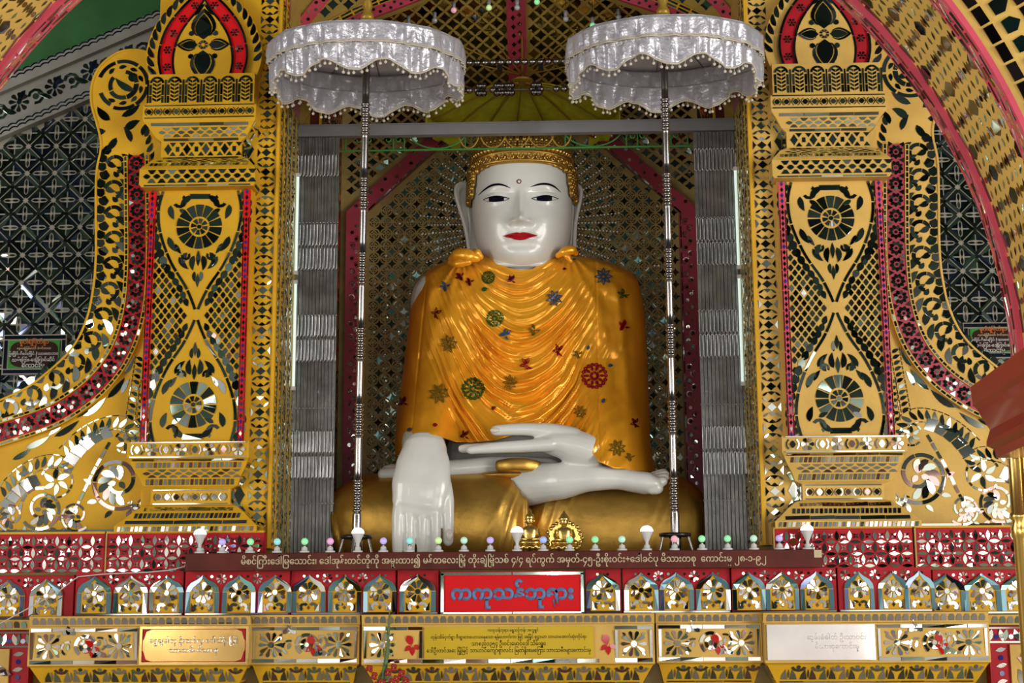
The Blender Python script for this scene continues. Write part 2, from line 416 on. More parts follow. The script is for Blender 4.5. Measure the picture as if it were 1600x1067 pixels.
# band patterns for the mouldings, u runs -hw..hw and v 0..1 (height H)
def band(kind, hw, H, ms):
    o = []; v = lambda t: t*H
    if kind == 'line':
        n = max(1, round(2*hw/0.11)); s = 2*hw/n
        for i in range(n): o.append((rect(-hw+i*s+0.002, v(0.22), -hw+(i+1)*s-0.002, v(0.78)), pickm(ms)))
    elif kind == 'dash':
        n = max(1, round(2*hw/0.021)); s = 2*hw/n
        for i in range(n):
            x = -hw+i*s; o.append(([(x+0.002, v(0.14)), (x+s-0.005, v(0.14)), (x+s-0.001, v(0.86)), (x+0.006, v(0.86))], pickm(ms)))
    elif kind == 'wave':
        n = max(2, round(2*hw/0.05)); s = 2*hw/n
        for i in range(n):
            x = -hw+(i+0.5)*s
            o.append((vesica(x, v(0.5), s*0.72, H*0.34, 0), pickm(ms)))
            for sg in (-1, 1):
                o.append(([(x+s/2-s*0.42, v(0.5+sg*0.44)), (x+s/2+s*0.42, v(0.5+sg*0.44)), (x+s/2+s*0.12, v(0.5+sg*0.16)), (x+s/2-s*0.12, v(0.5+sg*0.16))], pickm(ms)))
    elif kind == 'oval':
        n = max(2, round(2*hw/0.045)); s = 2*hw/n
        for i in range(n):
            x = -hw+(i+0.5)*s
            o.append((vesica(x, v(0.5), s*0.62, H*0.40, 0), pickm(ms)))
            for sg in (-1, 1):
                o.append((arc(x, v(0.5), s*0.40, s*0.47, rad(90+sg*90-62), rad(90+sg*90+62), 4), pickm(ms)))
        o += [(rect(-hw, v(0.02), hw, v(0.09)), pickm(ms)), (rect(-hw, v(0.91), hw, v(0.98)), pickm(ms))]
    elif kind == 'gem':
        n = max(3, round(2*hw/0.05)); s = 2*hw/n
        for i in range(n):
            x = -hw+(i+0.5)*s
            if i % 2 == 0: o.append((star(x, v(0.5), s*0.40, H*0.36, 0.1), pickm(ms)))
            else: o.append((rect(x-s*0.18, v(0.34), x+s*0.18, v(0.66)), pickm(ms)))
            for sg in (-1, 1): o.append(([(x+s/2-s*0.34, v(0.5+sg*0.43)), (x+s/2+s*0.34, v(0.5+sg*0.43)), (x+s/2, v(0.5+sg*0.16))], pickm(ms)))
    elif kind == 'flowers':
        n = max(3, round(2*hw/0.068)); s = 2*hw/n
        for i in range(n):
            x = -hw+(i+0.5)*s
            if i % 2 == 0:
                o += T([vesica(x, v(0.5), s*0.42, H*0.46, 0)], ms)
                for sg in (-1, 1): o += [(arc(x, v(0.5), H*0.34, H*0.42, rad(90+sg*90-50), rad(90+sg*90+50), 3), pickm(ms))]
            else: o += flower(x, v(0.5), H*0.40, 6, ms, pickm(ms))
        o += [(rect(-hw, v(0.02), hw, v(0.08)), pickm(ms)), (rect(-hw, v(0.92), hw, v(0.98)), pickm(ms))]
    elif kind == 'fan':
        n = max(3, round(2*hw/0.085)); s = 2*hw/n
        for i in range(n):
            x = -hw+(i+0.5)*s
            o.append(([(x-s*0.16, v(0.72)), (x-s*0.06, v(0.10)), (x-s*0.42, v(0.10)), (x-s*0.36, v(0.38))], pickm(ms)))
            o.append(([(x+s*0.16, v(0.72)), (x+s*0.06, v(0.10)), (x+s*0.42, v(0.10)), (x+s*0.36, v(0.38))], pickm(ms)))
            o.append((vesica(x, v(0.45), H*0.55, s*0.10, PI/2), pickm(ms)))
            o.append((arc(x+s/2, v(1.02), H*0.30, H*0.46, rad(205), rad(335), 4), pickm(ms)))
            o.append((disc(x+s/2, v(0.86), H*0.12, 7), pickm(ms)))
    elif kind == 'triangles':
        n = max(3, round(2*hw/0.06)); s = 2*hw/n
        for i in range(n):
            x = -hw+(i+0.5)*s
            o.append(([(x-s*0.40, v(0.08)), (x+s*0.40, v(0.08)), (x, v(0.80))], pickm(ms)))
            o.append(([(x+s/2-s*0.34, v(0.92)), (x+s/2+s*0.34, v(0.92)), (x+s/2, v(0.30))], pickm(ms)))
    elif kind == 'rounds':
        n = max(2, round(2*hw/0.034)); s = 2*hw/n
        for i in range(n):
            x = -hw+(i+0.5)*s
            o.append(([(x-s*0.38, v(0.2)), (x+s*0.38, v(0.2)), (x+s*0.40, v(0.55)), (x+s*0.22, v(0.84)), (x-s*0.22, v(0.84)), (x-s*0.40, v(0.55))], pickm(ms)))
    return o
def front(sx, y0, x0=0.0):
    """vertical plane facing the visitor; u is the distance from x0 (mirrored for sx=-1), v is z"""
    return lambda u, v, h: (x0+sx*u, y0-h, v)
def quadfr(p00, p10, p01, p11, W, H):
    """bilinear sloping facet: u in -W/2..W/2, v in 0..H"""
    p00, p10, p01, p11 = map(Vector, (p00, p10, p01, p11)); n = (p10-p00).cross(p01-p00).normalized()
    if n.y > 0: n = -n
    def f(u, v, h):
        a = u/W+0.5; b = v/H
        return tuple((p00*(1-a)+p10*a)*(1-b)+(p01*(1-a)+p11*a)*b+n*h)
    return f
def moulding(mb, cx, levels, yb, base, bands, ms, sx=1):
    """stack of sloping faces; levels: (z, half width, y of the front); bands: pattern on each face"""
    for i in range(len(levels)-1):
        z0, w0, y0 = levels[i]; z1, w1, y1 = levels[i+1]
        A = [(cx-w0, y0, z0), (cx+w0, y0, z0), (cx+w1, y1, z1), (cx-w1, y1, z1)]
        B = [(cx-w0, yb, z0), (cx+w0, yb, z0), (cx+w1, yb, z1), (cx-w1, yb, z1)]
        mb.add(A+B, [(0,1,2,3), (4,0,3,7), (1,5,6,2), (5,4,7,6)], base)
        if bands[i]:
            H = math.hypot(z1-z0, y1-y0); w = min(w0, w1); hw = w-0.012
            # facet frame spans only the common width, so patterns stay inside the slopes
            fr = quadfr((cx-w, y0, z0), (cx+w, y0, z0), (cx-w, y1, z1), (cx+w, y1, z1), 2*w, H)
            mb.tiles(band(bands[i], hw, H, ms), fr, 0.0025, 0.035)
            for sd in (-1, 1):   # mirror strip on the returns
                pz = [(cx+sd*lerp(w0, w1, 0.12), lerp(y0, y1, 0.12)+0.02, lerp(z0, z1, 0.12)), (cx+sd*lerp(w0, w1, 0.88), lerp(y0, y1, 0.88)+0.02, lerp(z0, z1, 0.88))]
                q = [pz[0], pz[1], (pz[1][0], yb-0.01, pz[1][2]), (pz[0][0], yb-0.01, pz[0][2])]
                mb.add([(p[0]+sd*0.002, p[1], p[2]+0.0005) for p in q], [(0,1,2,3)], pickm(ms))
    z, w, y = levels[0]; mb.add([(cx-w, y, z), (cx+w, y, z), (cx+w, yb, z), (cx-w, yb, z)], [(3,2,1,0)], base)
    z, w, y = levels[-1]; mb.add([(cx-w, y, z), (cx+w, y, z), (cx+w, yb, z), (cx-w, yb, z)], [(0,1,2,3)], base)

# ================================================================== SETTING
X0 = 0.005
GD = ['mirror_green', 'mirror_green', 'mirror_dark', 'mirror_dark', 'mirror']      # dark green looking glass
MX = ['mirror', 'mirror', 'mirror_green', 'mirror_pale', 'mirror_plum']            # mixed silver
def lpx(px, py, Y):                       # photo point on the left half -> (distance from axis, z)
    p = at(px, py, Y); return (X0-p.x, p.z)
def lpath(pts, Y, n=10): return Path(spline([lpx(x, y, Y) for x, y in pts], n))

mb = MB(); mb.box((-7, -12.0, -0.02), (7, 2.2, 0.0), 'pale_tile'); struct(mb, 'floor')
# altar core: carries everything
mb = MB(); mb.box((-2.75, 0.085, 0.0), (2.75, 1.62, 1.745), 'ochre_dull'); struct(mb, 'trim_1')

# niche back wall: gilt discs over teal glass inside a pink pointed arch
mb = MB(); YB = 1.60
mb.box((-1.08, YB, 1.745), (1.08, YB+0.06, 5.35), 'fret_gold')
zA = Z_(330, YB); zB = Z_(232, YB); xo, xi = 1.045, 0.945
def arch_keep(u, v):
    a = abs(u-0.005)
    return a < xi-0.01 and v < zA + (xi-a)*0.95-0.03
fb = lambda u, v, h: (u, YB-h, v)
tl = []; pt = 0.0735; iz = 0; nz = int((4.62-1.76)/pt)
for i in range(-13, 14):
    for j in range(nz):
        cx, cz = 0.005+i*pt, 1.80+j*pt
        if arch_keep(cx+pt/2, cz+pt/2) and arch_keep(cx-pt/2, cz+pt/2): tl.append((star(cx+pt/2, cz+pt/2, pt*0.36, pt*0.36, 0.62, 3), pickm(['mirror_teal', 'mirror_dark', 'mirror_dark'])))
        if arch_keep(cx-pt/2, cz+pt*0.4) and arch_keep(cx+pt/2, cz+pt*0.4):
            for k in range(4):
                tl.append((arc(cx, cz, pt*0.31, pt*0.385, PI/2*k+0.22, PI/2*(k+1)-0.22, 4), pickm(['mirror_teal', 'mirror_dark', 'mirror_green'])))
            for k in range(5):
                tl.append((disc(cx+pt*0.17*cos(2*PI*k/5+0.3), cz+pt*0.17*sin(2*PI*k/5+0.3), pt*0.062, 6), pickm(['mirror_teal', 'mirror', 'mirror_dark'])))
            tl.append((disc(cx, cz, pt*0.05, 6), 'mirror'))
mb.tiles(tl, fb, 0.002, 0.06)
# spandrel lattice outside the arch
tl = lattice(-1.06, 3.6, 1.06, 5.3, 0.085, 0.07, GD, lambda x, y: abs(x) < 1.04 and y > zA+(xo+0.02-abs(x-0.005))*0.95+0.04, 0.25)
mb.tiles(tl, fb, 0.002, 0.1)
struct(mb, 'wall_back')
# the pink arch itself stands off the wall
mb = MB(); w = xo-xi
for s in (-1, 1):
    f = front(s, YB-0.045, 0.005)
    q = [(xi, 1.75), (xo, 1.75), (xo, zA), (0.30, zA+(xo-0.30)*0.95), (0.30-0.0, zA+(xo-0.30)*0.95-w*1.35), (xi, zA-0.02)]
    mb.prism(q, f, -0.04, 0.0, 'deep_pink')
    tl = []; n = 50
    for i in range(n):
        z = 1.80+i*(zA-1.85)/n; tl.append((disc(xi+w*(0.36 if i % 2 else 0.62), z, 0.011, 8), pickm(['mirror', 'mirror_dark', 'mirror_pale'])))
        tl.append((arc(xi+w*(0.36 if i % 2 else 0.62), z, 0.016, 0.021, 0.6, 5.0, 6), pickm(['mirror_pale', 'mirror', 'deep_pink'])))
    dg = Path([(xo-w*0.5, zA+0.0), (0.30, zA+(xo-w*0.5-0.30)*0.95)])
    for i in range(16):
        tl.append((disc(*dg((i+0.5)*dg.L/16, 0.018*(1 if i % 2 else -1)), 0.011, 8), pickm(['mirror_dark', 'mirror'])))
    tl += T(dashes(dg, 0.052, 0.010, 0.06, 0.012), GD)+T(dashes(Path([(xi+0.008, 1.78), (xi+0.008, zA-0.03)]), 0, 0.008, 0.08, 0.01), GD)
    mb.tiles(tl, f, 0.002, 0.1)
o = mb.build('trim_2'); o['kind'] = 'structure'

# niche side walls (dark red glass mosaic) and the shoulders behind the gates
for s, nm in ((-1, 'left'), (1, 'right')):
    mb = MB(); xw = X0+s*1.085
    mb.box((min(xw, xw+s*0.05), 0.78, 1.745), (max(xw, xw+s*0.05), 1.6, 5.35), 'maroon_board')
    fr = lambda u, v, h, s=s, xw=xw: (xw-s*h, u, v)
    mb.tiles(lattice(0.80, 1.8, 1.58, 5.2, 0.06, 0.06, ['mirror_plum', 'mirror_dark', 'glass_red'], lambda x, y: 0.82 < x < 1.57, -0.1), fr, 0.002, 0.08)
    mb.box((min(xw-s*0.012, xw), 0.775, 1.745), (max(xw-s*0.012, xw), 0.795, 4.5), 'ochre')
    # reveal from the pilaster to the gate
    xr = X0+s*1.166
    mb.box((min(xr, xr+s*0.06), 0.302, 1.745), (max(xr, xr+s*0.06), 0.80, 5.3), 'ochre_dull')
    mb.box((min(xr, xw+s*0.05), 0.76, 1.745), (max(xr, xw+s*0.05), 0.80, 5.3), 'ochre_dull')
    fr = lambda u, v, h, s=s, xr=xr: (xr-s*h, u, v)
    tl = []
    for i in range(10):
        for j in range(95):
            x = 0.34+i*0.058+random.uniform(-.004, .004); z = 1.76+j*0.0245
            if x < 0.70: tl.append((leaf(x, z, random.uniform(-0.6, 0.6)+PI/2*(i % 2), 0.045, 0.016, 0.5, 4), pickm(GD)))
    mb.tiles(tl, fr, 0.002, 0.08)
    mb.box((min(xr-s*0.004, xr), 0.31, 4.09), (max(xr-s*0.004, xr), 0.75, 4.5), 'red_cloth')
    struct(mb, 'wall_niche_'+nm)

# ceiling of the niche: lattice running up and forward
mb = MB(); p0 = (-1.1, 1.58, 4.55); p1 = (1.1, 1.58, 4.55); p2 = (-1.1, 0.55, 5.25); p3 = (1.1, 0.55, 5.25)
Hc = math.hypot(1.03, 0.70)
cn = Vector((0, -0.70, -1.03)).normalized()
fr = lambda u, v, h: (u, 1.58-1.03*v/Hc+cn.y*h, 4.55+0.70*v/Hc+cn.z*h)
mb.prism(rect(-1.1, 0, 1.1, Hc), fr, -0.04, 0.0, 'ochre_dull')
mb.tiles(lattice(-1.05, 0.02, 1.05, Hc-0.02, 0.085, 0.085, GD+['mirror_dark'], lambda x, y: abs(x) > 0.07, 0.3, 0.80), fr, 0.003, 0.08)
mb.prism(rect(-0.055, 0.0, 0.055, Hc), fr, 0.0, 0.02, 'deep_pink')
tl = []
for i in range(20): tl += [(star(-0.018, 0.03+i*Hc/20.5, 0.014, 0.018, 0.1), 'mirror_dark'), (star(0.018, 0.05+i*Hc/20.5, 0.014, 0.018, 0.1), 'mirror')]
mb.tiles(tl, lambda u, v, h: fr(u, v, h+0.02), 0.002, 0.06)
o = mb.build('ceiling'); o['kind'] = 'structure'

# arched front over the niche opening
YS = 0.62
for s, nm in ((-1, 'left'), (1, 'right')):
    mb = MB(); f = front(s, YS, X0)
    IN = spline([(1.175, 4.06), (1.10, 4.20)]+[lpx(490, 88, YS), lpx(560, 40, YS), lpx(660, 0, YS), (0.0, 5.0)], 8)
    mb.prism(IN+[(0.0, 5.6), (1.18, 5.6), (1.18, 4.06)], f, -0.05, 0.0, 'ochre_dull')
    ip = Path(IN); n = int(ip.L/0.04)
    mb.prism([ip(u, 0.0) for u in np.linspace(0.3, ip.L, 24)]+[ip(u, -0.055) for u in np.linspace(ip.L, 0.3, 24)], f, 0.0, 0.02, 'deep_pink')
    tl = []
    for i in range(int((ip.L-0.3)/0.03)): tl.append((disc(*ip(0.32+i*0.03, -0.028+0.012*(-1)**i), 0.009, 7), pickm(GD)))
    mb.tiles(tl, lambda u, v, h: f(u, v, h+0.02), 0.002, 0.06)
    mb.prism([ip(u, -0.055) for u in np.linspace(0.3, ip.L, 24)]+[ip(u, -0.10) for u in np.linspace(ip.L, 0.3, 24)], f, 0.0, 0.012, 'ochre')
    mb.tiles(T(dashes(ip, -0.068, 0.012, 0.07, 0.01, 0.3)+dashes(ip, -0.088, 0.012, 0.07, 0.01, 0.3), MX), lambda u, v, h: f(u, v, h+0.012), 0.002, 0.06)
    # upper pink band running to the top of the pilaster
    a, b = lpx(470, 42, YS), lpx(507, -4, YS); dx, dz = b[0]-a[0], b[1]-a[1]
    pp = Path([(a[0]-dx*2, a[1]-dz*2), (b[0]+dx*2, b[1]+dz*2)])
    mb.prism([pp(0, -0.03), pp(pp.L, -0.03), pp(pp.L, 0.03), pp(0, 0.03)], f, 0.0, 0.015, 'pink')
    mb.tiles(T([disc(*pp(i*0.034, 0.012*(-1)**i), 0.010, 7) for i in range(int(pp.L/0.034))], GD), lambda u, v, h: f(u, v, h+0.015), 0.002, 0.06)
    def between(x, y):
        # between the two pink bands
        d = (y-a[1])*dx-(x-a[0])*dz
        return d*(1 if dx < 0 else -1) < 0
    mb.tiles(lattice(0.1, 4.2, 1.16, 5.4, 0.085, 0.085, GD, lambda x, y: x < a[0]+(y-a[1])*dx/dz-0.06 and y > np.interp(x, [p[0] for p in IN[::-1]], [p[1] for p in IN[::-1]])+0.15, 0.25), f, 0.002, 0.08)
    tl = []
    for i in range(12):
        x, z = random.uniform(1.0, 1.12), 4.45+i*0.06
        if x > a[0]+(z-a[1])*dx/dz+0.06: tl.append((leaf(x, z, random.uniform(0, PI), 0.13, 0.05, 1.0), pickm(GD)))
    mb.tiles(tl, f, 0.002, 0.05)
    o = mb.build('trim_3' if s < 0 else 'trim_4'); o['kind'] = 'structure'

# hall side walls beyond the pilasters: blue-black mirror lattice under a raking white-and-blue cornice
YW_ = 0.50
for s, nm in ((-1, 'left'), (1, 'right')):
    mb = MB(); f = front(s, YW_, X0)
    top = lambda u: 4.55-(u-1.4)*0.44
    mb.prism([(1.30, 1.745), (3.1, 1.745), (3.1, top(3.1)+0.10), (1.30, top(1.30)+0.10)], f, -0.06, 0.0, 'grey_grout')
    tl = []; a = 0.148; hh = a/2
    for i in range(14):
        for j in range(22):
            cx, cz = 1.40+i*a, 1.86+j*a
            if cz > top(cx)+hh or cx > 3.0: continue
            for k in range(4):
                A = PI/4+k*PI/2; ca, sa = cos(A), sin(A)
                for off in (-0.0115, 0.0115):
                    p = [(0.012, off-0.0085), (hh*1.38, off-0.0085), (hh*1.38, off+0.0085), (0.012, off+0.0085)]
                    tl.append(([(cx+x*ca-y*sa, cz+x*sa+y*ca) for x, y in p], pickm(['mirror_green', 'mirror_blue', 'mirror', 'mirror_dark'])))
                A = k*PI/2; ca, sa = cos(A), sin(A)
                for sg in (-1, 1):
                    p = [(hh*0.42, sg*0.010), (hh*0.95, sg*0.014), (hh*0.95, sg*hh*0.66)]
                    tl.append(([(cx+x*ca-y*sa, cz+x*sa+y*ca) for x, y in p], pickm(['mirror_blue', 'mirror_dark', 'mirror_blue', 'mirror_green'])))
                tl.append((vesica(cx+ca*hh*0.72, cz+sa*hh*0.72, hh*0.52, 0.013, A, 3), pickm(['mirror_dark', 'mirror'])))
            tl.append((rect(cx-hh-0.009, cz-hh-0.009, cx-hh+0.009, cz-hh+0.009), pickm(['mirror_plum', 'mirror_dark'])))
    mb.tiles(tl, f, 0.003, 0.03, keep=lambda u, v: v < top(u)-0.008)
    # raking cornice
    for d0, d1, hgt in ((0.0, 0.055, 0.05), (0.055, 0.25, 0.025), (0.25, 0.33, 0.06)):
        mb.prism([(1.30, top(1.30)+d0), (3.1, top(3.1)+d0), (3.1, top(3.1)+d1), (1.30, top(1.30)+d1)], f, 0.0, hgt, 'white_grout')
    cp = Path([(1.35, top(1.35)), (3.05, top(3.05))]); sgn = -1
    tl = []
    def wav(off, hgt):
        r = []; n = 40
        for i in range(n):
            u0 = i*cp.L/n; st = cp.L/n
            for o2 in (0.0, 0.020):
                us = [u0+st*k/5 for k in range(6)]
                r.append([cp(u, off+o2+0.009*sin(PI*(u-u0)/st)) for u in us]+[cp(u, off+o2+0.008+0.009*sin(PI*(u-u0)/st)) for u in us[::-1]])
        return [(p, 'mirror_blue') for p in r]
    mb.tiles(wav(0.012, 0), lambda u, v, h: f(u, v, h+0.05), 0.002, 0.05)
    mb.tiles(wav(0.270, 0), lambda u, v, h: f(u, v, h+0.06), 0.002, 0.05)
    for i in range(9):
        c = cp((i+0.5)*cp.L/9, 0.152)
        tl += flower(c[0], c[1], 0.055, 8, ['mirror_green', 'mirror_plum', 'mirror_blue'], 'mirror_teal')
        c2 = (i)*cp.L/9
        tl += cp.map([(arc(c2+0.01, 0.145, 0.030, 0.046, rad(20), rad(300), 7), 'mirror_green'), (leaf(c2-0.07, 0.10, 0.5, 0.09, 0.03, 0.6), 'mirror_green'), (leaf(c2+0.05, 0.20, -0.5, 0.09, 0.03, -0.6), 'mirror_blue'), (disc(c2+0.01, 0.145, 0.018, 7), 'mirror_green')])
    mb.tiles(tl, lambda u, v, h: f(u, v, h+0.025), 0.002, 0.05)
    struct(mb, 'wall_'+nm)
    mb = MB(); mb.prism([(1.30, top(1.30)+0.33), (3.1, top(3.1)+0.33), (3.1, 6.2), (1.30, 6.2)], f, -0.06, 0.05, 'green_ceiling')
    struct(mb, 'wall_upper_'+nm)

# ================================================================== PILASTERS
ZL = lambda py, Y=0.05: at(310, py, Y).z
UC = 1.54
for s in (-1, 1):
    sd = 'left' if s < 0 else 'right'
    och = 'ochre' if s < 0 else 'ochre_pale'  # right side lit more strongly: put into the colour as paler ochre
    P = thing('pilaster', 'golden mirror mosaic pilaster with bright red strips, left of the niche' if s < 0 else 'golden mosaic pilaster with pink strips, coloured paler for stronger light, right of the niche', 'pilaster', (X0+s*UC, 0.1, 1.878), 'mosaic pilasters flanking the niche')
    # backing strip with the running diamond column, facing the niche
    f = front(s, 0.10, X0); mb = MB()
    mb.box(*[tuple(map(op, a, b)) for op in (min, max) for a, b in (((X0+s*1.165, 0.10, 1.80), (X0+s*1.79, 0.30, 4.90)),)] , och)
    mb.tiles(starstrip(1.180, 1.275, 1.90, 4.70, GD+['mirror']), f, 0.003, 0.06)
    tl = []
    zb0, zb1 = ZL(800), ZL(742); zc0, zc1 = ZL(258), ZL(208)
    for (z0, z1) in ((zb0-0.06, zb1+0.05), (zc0-0.03, zc1+0.05)):
        zm = (z0+z1)/2
        for k in range(3):
            tl.append((star(1.315+k*0.034, zm, 0.026-0.004*k, 0.050-0.012*k, 0.1), pickm(GD)))
            for sg in (-1, 1): tl.append((star(1.305+k*0.026, zm+sg*(0.075-0.02*k), 0.022, 0.032, 0.1), pickm(GD)))
    mb.tiles(tl, f, 0.003, 0.06)
    side = lambda u, v, h, s=s: (X0+s*(1.165-h), u, v)
    mb.tiles(T([leaf(0.135+i*0.05, 1.82+j*0.0245, random.uniform(-0.6, 0.6)+PI/2*(i % 2), 0.042, 0.016, 0.5, 4) for i in range(4) for j in range(122)], GD), side, 0.002, 0.06)
    child(mb, 'edge_strip', P)
    # outer gilt edge line
    mb = MB(); mb.box(*[tuple(map(op, (X0+s*1.160, 0.085, 1.80), (X0+s*1.174, 0.11, 4.75))) for op in (min, max)], 'ochre'); child(mb, 'edge_bead', P)
    # pedestal
    mb = MB(); cx = X0+s*UC
    L = [(ZL(832), 0.335, -0.02), (ZL(822), 0.335, -0.02), (ZL(812), 0.300, 0.0), (ZL(801), 0.265, 0.02), (ZL(791), 0.225, 0.045), (ZL(788), 0.19, 0.06), (ZL(764), 0.19, 0.06), (ZL(759), 0.225, 0.045), (ZL(747), 0.240, 0.03), (ZL(733), 0.265, 0.01), (ZL(722), 0.280, 0.0), (ZL(717), 0.29, -0.015), (ZL(692), 0.29, -0.02)]
    moulding(mb, cx, L, 0.14, och, ['dash', 'line', 'dash', 'line', None, 'oval', None, 'dash', 'wave', 'dash', 'line', None], ['mirror', 'mirror_pale', 'mirror', 'mirror_green', 'mirror_plum'])
    zt = L[-1][0]; zb = L[-2][0]
    fr = quadfr((cx-0.28, -0.0175, zb), (cx+0.28, -0.0175, zb), (cx-0.28, -0.021, zt), (cx+0.28, -0.021, zt), 0.56, zt-zb)
    mb.tiles(band('flowers', 0.275, zt-zb, MX), fr, 0.003, 0.05)
    child(mb, 'pedestal', P)
    # shaft
    z0, z1 = ZL(692), ZL(297); u0, u1 = 1.325, 1.755
    f = front(s, 0.055, X0); mb = MB()
    mb.box(*[tuple(map(op, (X0+s*1.285, 0.055, z0), (X0+s*1.795, 0.14, z1))) for op in (min, max)], och)
    H = z1-z0; hwid = [(0.0, 0.185), (0.10, 0.205), (0.22, 0.19), (0.36, 0.135), (0.48, 0.06), (0.56, 0.022), (0.62, 0.0)]
    hw = lambda v: float(np.interp(v, [a for a, b in hwid], [b for a, b in hwid]))
    zm = z0+H*0.55
    inside = lambda x, y: abs(x-UC) < hw(y-z0)+0.045 or abs(x-UC) < hw(z1-y)+0.045 or (abs(x-UC) < 0.03)
    tl = lattice(u0+0.012, z0+0.02, u1-0.012, z1-0.02, 0.0375, 0.050, GD+['mirror_plum'], lambda x, y: u0 < x < u1 and not inside(x, y), -0.12, 0.70)
    for top in (False, True):
        m = (lambda p: (p[0], z0+(p[1])) ) if not top else (lambda p: (p[0], z1-p[1]))
        for sg in (-1, 1):
            cur = Path(spline([(UC+sg*b, a) for a, b in hwid], 8))
            q = T(dashes(cur, 0, 0.013, 0.095, 0.006, 0.0, cur.L-0.02, 4), GD)
            nl = 15
            for k in range(nl):
                u = 0.01+k*(cur.L-0.06)/nl; c = cur(u, -sg*0.024)
                d = np.array(cur(u+0.02))-np.array(cur(u)); a = math.atan2(d[1], d[0])
                q.append((leaf(c[0]-d[0]*0.2, c[1]-d[1]*0.2, a-sg*0.35, 0.070*(1-0.40*k/nl), 0.050*(1-0.5*k/nl), sg*0.5), pickm(GD)))
            tl += [([m(p) for p in poly], mm) for poly, mm in q]
        q = rosette(UC, 0.185, 0.112)
        for sg in (-1, 1):
            q += [(leaf(UC+sg*0.02, 0.33, PI/2-sg*0.5, 0.075, 0.028, sg*0.9), pickm(GD)), (leaf(UC+sg*0.055, 0.315, PI/2-sg*0.9, 0.07, 0.026, sg*1.4), pickm(GD)), (leaf(UC+sg*0.015, 0.41, PI/2-sg*0.25, 0.05, 0.018, sg*0.5), pickm(GD)),
                  (arc(UC+sg*0.10, 0.055, 0.020, 0.036, rad(90-sg*60), rad(90+sg*150), 6), pickm(GD)), (leaf(UC+sg*0.04, 0.03, PI/2-sg*1.2, 0.08, 0.03, sg*0.8), pickm(GD)), (leaf(UC+sg*0.115, 0.27, PI/2+sg*0.3, 0.06, 0.02, sg*0.5), pickm(GD))]
        q += [(vesica(UC, 0.345, 0.08, 0.022, PI/2), pickm(GD)), (rect(UC-0.05, 0.018, UC+0.05, 0.045), pickm(GD)), (star(UC, 0.455, 0.012, 0.035, 0), pickm(GD))]
        for sg in (-1, 1):
            q += [(leaf(UC+sg*0.145, 0.075, PI/2-sg*0.1, 0.075, 0.030, sg*0.7), pickm(GD)), (leaf(UC+sg*0.150, 0.235, PI/2+sg*0.25, 0.085, 0.030, sg*0.5), pickm(GD)), (leaf(UC+sg*0.095, 0.335, PI/2+sg*0.35, 0.080, 0.026, sg*0.6), pickm(GD)),
                  (arc(UC+sg*0.062, 0.330, 0.012, 0.024, rad(90-sg*100), rad(90+sg*120), 6), pickm(GD)), (leaf(UC+sg*0.10, 0.095, PI/2+sg*0.9, 0.05, 0.022, sg*0.4), pickm(GD)), (disc(UC+sg*0.105, 0.295, 0.010, 7), pickm(GD))]
        tl += [([m(p) for p in poly], mm) for poly, mm in q]
    mb.tiles(tl, f, 0.003, 0.035)
    SH = child(mb, 'shaft', P)
    for k, (a, b) in enumerate(((1.290, 1.322), (1.758, 1.790))):
        mb = MB(); mb.box(*[tuple(map(op, (X0+s*a, 0.042, z0+0.004), (X0+s*b, 0.06, z1-0.004))) for op in (min, max)], 'sign_red' if s < 0 else 'pink')
        n = 44; tl = []
        for i in range(n): tl.append((star((a+b)/2, z0+(i+0.5)*H/n, 0.0075, H/n*0.44, 0.0), pickm(['mirror_dark', 'mirror_plum', 'glass_blue'])))
        tl += [(rect(a+0.001, z0+0.01+i*0.1, a+0.005, z0+0.105+i*0.1), 'mirror_dark') for i in range(int(H/0.1)-1)]+[(rect(b-0.005, z0+0.01+i*0.1, b-0.001, z0+0.105+i*0.1), 'mirror_dark') for i in range(int(H/0.1)-1)]
        mb.tiles(tl, front(s, 0.042, X0), 0.002, 0.03); child(mb, 'red_border', SH)
    # capital
    mb = MB()
    L = [(ZL(297), 0.275, -0.015), (ZL(293), 0.285, -0.02), (ZL(270), 0.285, -0.02), (ZL(265), 0.275, -0.01), (ZL(258), 0.255, 0.01), (ZL(251), 0.235, 0.025), (ZL(246), 0.20, 0.04), (ZL(222), 0.20, 0.04), (ZL(217), 0.225, 0.025), (ZL(203), 0.255, 0.0), (ZL(196), 0.275, -0.015), (ZL(192), 0.28, -0.02), (ZL(171), 0.28, -0.02)]
    moulding(mb, cx, L, 0.14, och, ['line', None, None, 'dash', 'wave', 'line', 'gem', 'line', 'wave', 'line', None, None], GD+['mirror'])
    for a, b, kd in ((2, 1, 'wave'), (12, 11, 'oval')):
        za, zb_ = L[b][0], L[a][0]
        fr = quadfr((cx-0.28, -0.0205, za), (cx+0.28, -0.0205, za), (cx-0.28, -0.0205, zb_), (cx+0.28, -0.0205, zb_), 0.56, zb_-za)
        mb.tiles(band(kd, 0.272, zb_-za, GD+['mirror']), fr, 0.003, 0.05)
    child(mb, 'capital', P)
    # frieze of feathered arches
    za, zb_ = ZL(169), ZL(121)
    mb = MB(); f = front(s, 0.0, X0); mb.box(*[tuple(map(op, (X0+s*(UC-0.265), 0.0, za), (X0+s*(UC+0.265), 0.14, zb_))) for op in (min, max)], och)
    tl = []; n = 6; w = 0.53/n; Hh = zb_-za
